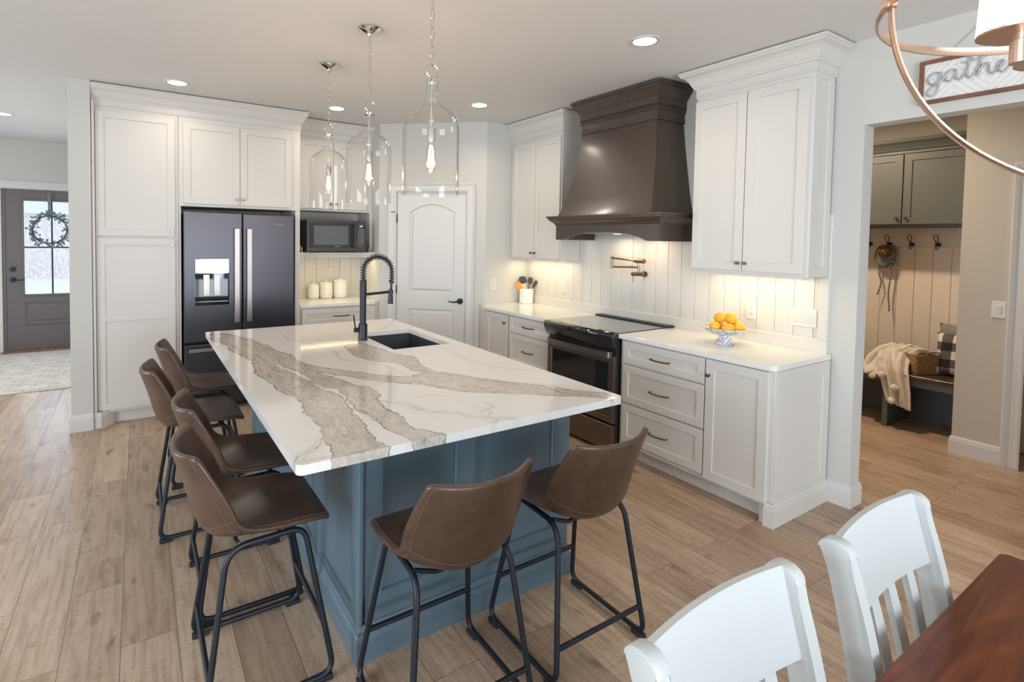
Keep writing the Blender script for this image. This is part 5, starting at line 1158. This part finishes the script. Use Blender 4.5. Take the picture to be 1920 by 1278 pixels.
for rx, ry, z, dy in ((.015,.03,1.600,-.01),(.035,.062,1.585,-.005),(.045,.080,1.55,0),(.048,.086,1.50,.004),(.046,.083,1.455,.004),(.042,.068,1.42,.002),(.034,.050,1.395,0),(.02,.03,1.380,-.004)):
    L_.append([(hc.x+rx*math.cos(2*PI*k/24), hc.y+dy+ry*math.sin(2*PI*k/24), z) for k in range(24)])
mb.loops(L_, True, True, True); mb.build('hat_body', mh, t, smooth='all')
mb = MB(); random.seed(3)
for k in range(420):
    u_ = Vector((random.gauss(0,1), random.gauss(0,1), random.gauss(0,1))).normalized(); c_ = Vector((5.900, 2.085, 1.540)); s_ = .028; mb.tube([c_+u_*s_*.3, c_+u_*(s_+.030+random.random()*.006)], [.004,.001], 4)
mb.ball((5.900, 2.085, 1.540), .040, sub=2); mb.build('fur_pompom', M['fur'], t)
for y0_, ze, sw in ((2.135, 1.12, .012),(2.055, .97, -.006)):
    mb = MB()
    for ph in (0, PI*2/3, PI*4/3):
        mb.tube([(5.965+.004*math.cos(ph+i*.9), y0_+sw*math.sin(i*.35)+.004*math.sin(ph+i*.9), 1.42-(1.42-ze)*i/22) for i in range(23)], .0042, 5)
    mb.build('braided_tie', mh, t, smooth='all')
# basket
ba = math.atan2(-.16, .27); bc = Vector((5.80, 1.745, .4845))
t = thing('wicker_basket', 'brown woven basket with a blanket spilling out on the mudroom bench', 'basket', tuple(bc))
eu = Vector((math.cos(ba), math.sin(ba), 0)); ev = Vector((0,0,1)); e3 = Vector((-math.sin(ba), math.cos(ba), 0))
mw_ = mat('woven_seagrass', (.34,.17,.065), .7); nt = mw_.node_tree; N, L = nt.nodes, nt.links
tc4 = N.new('ShaderNodeTexCoord'); wv = N.new('ShaderNodeTexWave'); wv.bands_direction = 'Z'; wv.inputs['Scale'].default_value = 24; wv.inputs['Distortion'].default_value = 5; wv.inputs['Detail'].default_value = 2; wv.inputs['Detail Scale'].default_value = 3; L.new(tc4.outputs['Object'], wv.inputs['Vector'])
rp = N.new('ShaderNodeValToRGB'); e = rp.color_ramp.elements; e[0].color = (.16,.075,.030,1); e[1].color = (.62,.36,.16,1); L.new(wv.outputs[0], rp.inputs[0]); L.new(rp.outputs[0], N['Principled BSDF'].inputs['Base Color'])
bpn = N.new('ShaderNodeBump'); bpn.inputs['Strength'].default_value = 1; bpn.inputs['Distance'].default_value = .006; L.new(wv.outputs[0], bpn.inputs['Height']); L.new(bpn.outputs[0], N['Principled BSDF'].inputs['Normal'])
def lp(w_, d_, z, r=.03):
    c2 = rc(-w_+r,-d_+r,r,PI,1.5*PI,4)+rc(w_-r,-d_+r,r,1.5*PI,2*PI,4)+rc(w_-r,d_-r,r,0,.5*PI,4)+rc(-w_+r,d_-r,r,.5*PI,PI,4)
    return [bc + eu*x + e3*y + ev*z for x, y in c2]
mb = MB(); mb.loops([lp(.140,.105,.001),lp(.145,.11,.05),lp(.152,.116,.16),lp(.144,.108,.16),lp(.135,.10,.01)], True, True, True); mb.build('body', mw_, t, smooth=50)
mb = MB()
mb.tube(lp(.148,.112,.165), .008, 6, closed=True)
for sgn in (-1, 1):
    c_ = bc + e3*sgn*.118; mb.tube(bez([c_-eu*.06+ev*.155, c_-eu*.055+ev*.188, c_+ev*.195, c_+eu*.055+ev*.188, c_+eu*.06+ev*.155], 4), .007, 6)
mb.build('rim_handles', mw_, t, smooth=True)
# blanket draped out of the basket
t = thing('knit_blanket', 'cream chunky-knit pompom blanket draped from the basket over the bench edge', 'blanket', (5.72, 1.86, .5))
mb = MB()
def bl(u, v):
    # v: from inside basket (0) over rim, across the bench, hanging (1)
    key = [(5.90,1.70,.640),(5.83,1.80,.690),(5.76,1.86,.695),(5.66,1.885,.66),(5.58,1.87,.60),(5.535,1.85,.515),(5.525,1.83,.42),(5.520,1.81,.32),(5.518,1.795,.225)]
    wid = [.16,.22,.24,.24,.22,.20,.18,.17,.155]
    s = v*(len(key)-1); k = min(int(s), len(key)-2); f = s-k
    c_ = Vector(key[k]).lerp(Vector(key[k+1]), f); w_ = wid[k]*(1-f)+wid[k+1]*f
    x = (u-.5)*w_; ac = Vector((.25,-.97,0)) if v < .5 else Vector((.05,-1,0))
    fold = .012*math.sin(u*17+v*3)+.008*math.sin(u*31-v*5)
    return c_ + ac*x + Vector((-fold*1.2, 0, fold*.6 - (abs(u-.5)**2)*.12*(1 if v < .6 else 0) + (.0 if v < .9 else -.05*(u-.2))))
mb.surf(bl, 28, 40); o = mb.build('throw', M['knit'], t, smooth='all'); so = o.modifiers.new('s','SOLIDIFY'); so.thickness = .014; so.offset = -1
mb = MB()
def bl2(u, v):
    key = [(5.78,1.87,.700),(5.70,1.93,.665),(5.63,1.985,.58),(5.585,2.00,.515),(5.535,1.975,.480),(5.528,1.965,.455)]; wid = [.14,.17,.18,.19,.18,.17]
    s = v*(len(key)-1); k = min(int(s), len(key)-2); f = s-k; c_ = Vector(key[k]).lerp(Vector(key[k+1]), f); w_ = wid[k]*(1-f)+wid[k+1]*f
    return c_ + Vector((.45,-.89,0))*((u-.5)*w_) + Vector((-.010*math.sin(u*15), 0, .010*math.sin(u*15+v*4)))
mb.surf(bl2, 18, 26); o = mb.build('throw', M['knit'], t, smooth='all'); so = o.modifiers.new('s','SOLIDIFY'); so.thickness = .014; so.offset = -1
for (x, y, z) in ((5.515,1.997,.434),(5.510,1.925,.455),(5.60,2.02,.514),(5.505,1.829,.360),(5.505,1.843,.245)):
    mb = MB(); random.seed(int(y*1000))
    mb.ball((x,y,z), .030, sub=3)
    for v_ in mb.bm.verts:
        d_ = (v_.co-Vector((x,y,z))); v_.co = Vector((x,y,z)) + d_*(1+random.uniform(-.12,.14))
    mb.build('pompom', M['yarn'], t, smooth='all')
# pillows
t = thing('checked_pillow', 'black and white buffalo-check pillow behind the basket on the bench', 'pillow', (5.93, 1.47, .485))
mk = mat('buffalo_check', (.5,.5,.5), .9); nt = mk.node_tree; N, L = nt.nodes, nt.links
tc5 = N.new('ShaderNodeTexCoord'); sp5 = N.new('ShaderNodeSeparateXYZ'); L.new(tc5.outputs['Object'], sp5.inputs[0])
def m5(op, a, b_): 
    x = N.new('ShaderNodeMath'); x.operation = op
    for i, v in enumerate((a, b_)):
        if isinstance(v, (int, float)): x.inputs[i].default_value = v
        else: L.new(v, x.inputs[i])
    return x.outputs[0]
g1 = m5('GREATER_THAN', m5('PINGPONG', m5('ADD', sp5.outputs[1], 5.0), .07), .035); g2 = m5('GREATER_THAN', m5('PINGPONG', m5('ADD', sp5.outputs[2], 5.0), .07), .035)
rp = N.new('ShaderNodeValToRGB'); rp.color_ramp.interpolation = 'CONSTANT'; e = rp.color_ramp.elements; e[0].color = (.68,.62,.54,1); e[1].position = .25; e[1].color = (.10,.09,.085,1); x = e.new(.75); x.color = (.012,.012,.014,1)
L.new(m5('MULTIPLY', m5('ADD', g1, g2), .5), rp.inputs[0]); L.new(rp.outputs[0], N['Principled BSDF'].inputs['Base Color'])
def pillow(name, m, t, c, ux, uz, w_, h_, tk):
    ux = Vector(ux).normalized(); uz = Vector(uz).normalized(); un = ux.cross(uz); mb = MB()
    for s in (1, -1):
        def fn(u, v):
            a, b2 = 2*u-1, 2*v-1; pin = 1-.10*(1-abs(a)**2)*0; k = max(0, (1-a**4)*(1-b2**4))**.5
            x = a*w_/2*(1-.06*(1-b2*b2)*abs(a)**3); z = b2*h_/2*(1-.06*(1-a*a)*abs(b2)**3)
            return Vector(c) + ux*x + uz*z + un*s*k*tk/2
        mb.surf(fn, 16, 16)
    return mb.build(name, m, t, smooth='all', weld=True)
pillow('cushion', mk, t, (5.885, 1.530, .665), (.35,-1,0), (.22,0,.95), .27, .37, .13)
t = thing('grey_pillow', 'plain grey pillow corner showing behind the checked pillow', 'pillow', (5.99, 1.50, .485)); pillow('cushion', M['greycloth'], t, (5.965, 1.535, .700), (.1,-1,0), (.06,0,.95), .27, .44, .07)
# ------------------------------------------------------------------ mudroom far door
mb = MB().at((5.76,0,0), RU, RV); mb.box(-1.095,-.105,.01,2.095,0,.035); o = struct('door_3', mb, M['trim'])
# ------------------------------------------------------------------ entry door
YE = 9.165
t = thing('front_door', 'dark taupe front door with four-pane glass and lower panel', 'door', (-1.03, YE, 0))
ex = lambda: MB().at((0, YE+.045, 0), BU, BV)
GX0, GX1, GZ0, GZ1 = -1.275, -.700, .760, 2.005
mb = ex(); A0, A1 = EX0+.035, EX1-.015
mb.box(A0, GX0, .021, EH-.012, 0, .045); mb.box(GX1, A1, .021, EH-.012, 0, .045); mb.box(GX0, GX1, GZ1, EH-.012, 0, .045); mb.box(GX0, GX1, .021, GZ0, 0, .045)
sl = mb.build('door_slab', M['doorgrey'], t)
mb = ex(); 
for (a, b_, c_, d_) in ((GX0-.03, GX1+.03, GZ0-.03, GZ1+.03),): mb.rect(a, b_, c_, d_, [(0,.045),(.004,.056),(.020,.058),(.030,.046),(.032,.02)], False, False)
mb.rect(GX0-.01, GX1+.01, .335, .665, [(0,.0452),(.010,.052),(.022,.052),(.034,.040),(.05,.040),(.075,.050)], False, True); mb.build('moulding', M['doorgrey'], t)
mb = ex(); mx_ = -.985; mb.box(mx_-.010, mx_+.010, GZ0, GZ1, .010, .034); mb.box(GX0, GX1, 1.378, 1.398, .010, .034); mb.build('muntin', M['black'], t)
mg = M['wglass']; mgl = glassmat('textured_door_glass', (.93,.97,1), .06, .5, .6, 26)
mb = ex(); mb.box(GX0, GX1, GZ0, GZ1, .018, .026); mb.build('glass_pane', mgl, t)
mb = ex(); mb.tube([(-1.395,1.098,.045),(-1.395,1.098,.060)], .034, 20); mb.tube([(-1.395,1.098,.06),(-1.395,1.098,.072)], .020, 16); mb.build('deadbolt', M['black'], t, smooth=True)
mb = ex(); mb.tube([(-1.395,.958,.045),(-1.395,.958,.056)], .034, 20); mb.tube([(-1.395,.958,.056),(-1.395,.958,.095)], .012, 12); mb.tube(bez([(-1.395,.958,.093),(-1.35,.952,.095),(-1.30,.958,.095),(-1.27,.965,.093)], 4), .007, 8); mb.build('lever_handle', M['black'], t, smooth=True)
mb = MB(); mb.box(EX0, EX0+.034, YE-.01, 9.25, 0, EH); mb.box(EX0, EX1, YE+.0, 9.25, EH-.012, EH); mb.box(EX1-.014, EX1, YE, 9.25, 0, EH); mb.build('door_frame', M['doorgrey'], t)
# exterior beyond the glass: a pale porch floor, lawn and low brick house across the street
mb = MB(); mb.box(-9, 6, 9.31, 30, -.25, -.15); o = mb.build('outdoor_ground', mat('pale_concrete', (.8,.8,.82), .9)); o['kind'] = 'structure'
t = thing('neighbour_house', 'pale reddish house across the street seen dimly through the front door glass', 'house', (-1.5, 26, -.15))
mb = MB(); mb.box(-8, 4, 26, 29, -.15, 2.3); mb.build('wall', mat('pale_brick', (.78,.68,.66), .9), t)
mb = MB().at((-8.3, 25.7, 2.3), (0,1,0), (0,0,1)); mb.prism([(0,0),(3.6,0),(1.8,.9)], 0, 12.6); mb.build('roof', mat('roof_grey', (.7,.7,.73), .9), t)
# wreath
t = thing('wreath', 'grey-green leafy wreath hanging on the front door glass', 'wreath', (-1.0, 9.09, 1.63))
wc = Vector((-1.0, 9.115, 1.628)); random.seed(11)
mb = MB(); mb.tube([wc+Vector((.185*math.cos(2*PI*i/40),0,.185*math.sin(2*PI*i/40))) for i in range(40)], .010, 6, closed=True); mb.build('vine_ring', mat('twig', (.06,.05,.045), .9), t, smooth=True)
mb = MB()
for k in range(210):
    a = random.random()*2*PI; r = .185+random.gauss(0,.022)+.01; p = wc+Vector((r*math.cos(a), random.uniform(-.02,.02), r*math.sin(a))); q_ = a+random.uniform(-1.1,1.1)+(0 if random.random() < .75 else PI)
    d_ = Vector((math.cos(q_), random.uniform(-.4,.4), math.sin(q_))).normalized(); sd = d_.cross(Vector((0,1,0))).normalized(); l_, w_ = random.uniform(.035,.06), random.uniform(.010,.016)
    vs = [mb.v(p), mb.v(p+d_*l_*.5+sd*w_+Vector((0,-.004,0))), mb.v(p+d_*l_), mb.v(p+d_*l_*.5-sd*w_+Vector((0,-.004,0)))]; mb.f(vs)
o = mb.build('leaves', M['leaf'], t); o['kind'] = 'stuff'; so = o.modifiers.new('s','SOLIDIFY'); so.thickness = .0015
mb = MB(); mb.box(-1.018,-.990, 9.112, 9.116, 1.80, 2.14); mb.build('hanger', M['leaf'], t)
# rug
t = None
mr_ = mat('cream_patterned_rug', (.52,.50,.46), .95); nt = mr_.node_tree; N, L = nt.nodes, nt.links
tc6 = N.new('ShaderNodeTexCoord'); mp = N.new('ShaderNodeMapping'); mp.inputs['Scale'].default_value = (1,1,1); L.new(tc6.outputs['Object'], mp.inputs[0])
bk = N.new('ShaderNodeTexBrick'); bk.inputs['Scale'].default_value = 1; bk.inputs['Brick Width'].default_value = .13; bk.inputs['Row Height'].default_value = .075; bk.inputs['Mortar Size'].default_value = .010; bk.inputs['Color1'].default_value = (.58,.56,.52,1); bk.inputs['Color2'].default_value = (.54,.52,.48,1); bk.inputs['Mortar'].default_value = (.40,.38,.35,1); L.new(mp.outputs[0], bk.inputs['Vector'])
nz = N.new('ShaderNodeTexNoise'); nz.inputs['Scale'].default_value = 7; nz.inputs['Detail'].default_value = 4; L.new(tc6.outputs['Object'], nz.inputs['Vector'])
mx = N.new('ShaderNodeMixRGB'); mx.inputs[2].default_value = (.60,.58,.54,1); rpm = N.new('ShaderNodeMapRange'); rpm.inputs['From Min'].default_value = .42; rpm.inputs['From Max'].default_value = .58; L.new(nz.outputs[0], rpm.inputs[0]); L.new(rpm.outputs[0], mx.inputs[0]); L.new(bk.outputs[0], mx.inputs[1]); L.new(mx.outputs[0], N['Principled BSDF'].inputs['Base Color'])
n5 = N.new('ShaderNodeTexNoise'); n5.inputs['Scale'].default_value = 90; L.new(tc6.outputs['Object'], n5.inputs['Vector']); bpn = N.new('ShaderNodeBump'); bpn.inputs['Strength'].default_value = .6; bpn.inputs['Distance'].default_value = .004; L.new(n5.outputs[0], bpn.inputs['Height']); L.new(bpn.outputs[0], N['Principled BSDF'].inputs['Normal'])
mb = MB(); r = .05; X0, X1, Y0, Y1 = -2.9, -.572, 6.735, 8.95
mb.prism(rc(X0+r,Y0+r,r,PI,1.5*PI,4)+rc(X1-r,Y0+r,r,1.5*PI,2*PI,4)+rc(X1-r,Y1-r,r,0,.5*PI,4)+rc(X0+r,Y1-r,r,.5*PI,PI,4), .0005, .012, .003, 2); o = mb.build('area_rug', mr_); tag(o, 'cream patterned area rug on the entry hall floor before the front door', 'rug')

# added ceiling lamp, out of view above the opening, to brighten the mudroom
t = copy_tree(rl0); t.location = (4.85, 2.30, H); t['label'] = 'added recessed ceiling light, out of view, brightening the mudroom'
l = bpy.data.lights.new('recessed_lamp', 'AREA'); l.shape = 'DISK'; l.size = .13; l.energy = 62; l.color = (1.0,.80,.58)
lo = bpy.data.objects.new('recessed_lamp', l); COL.objects.link(lo); lo.location = (4.85, 2.30, H-.008)
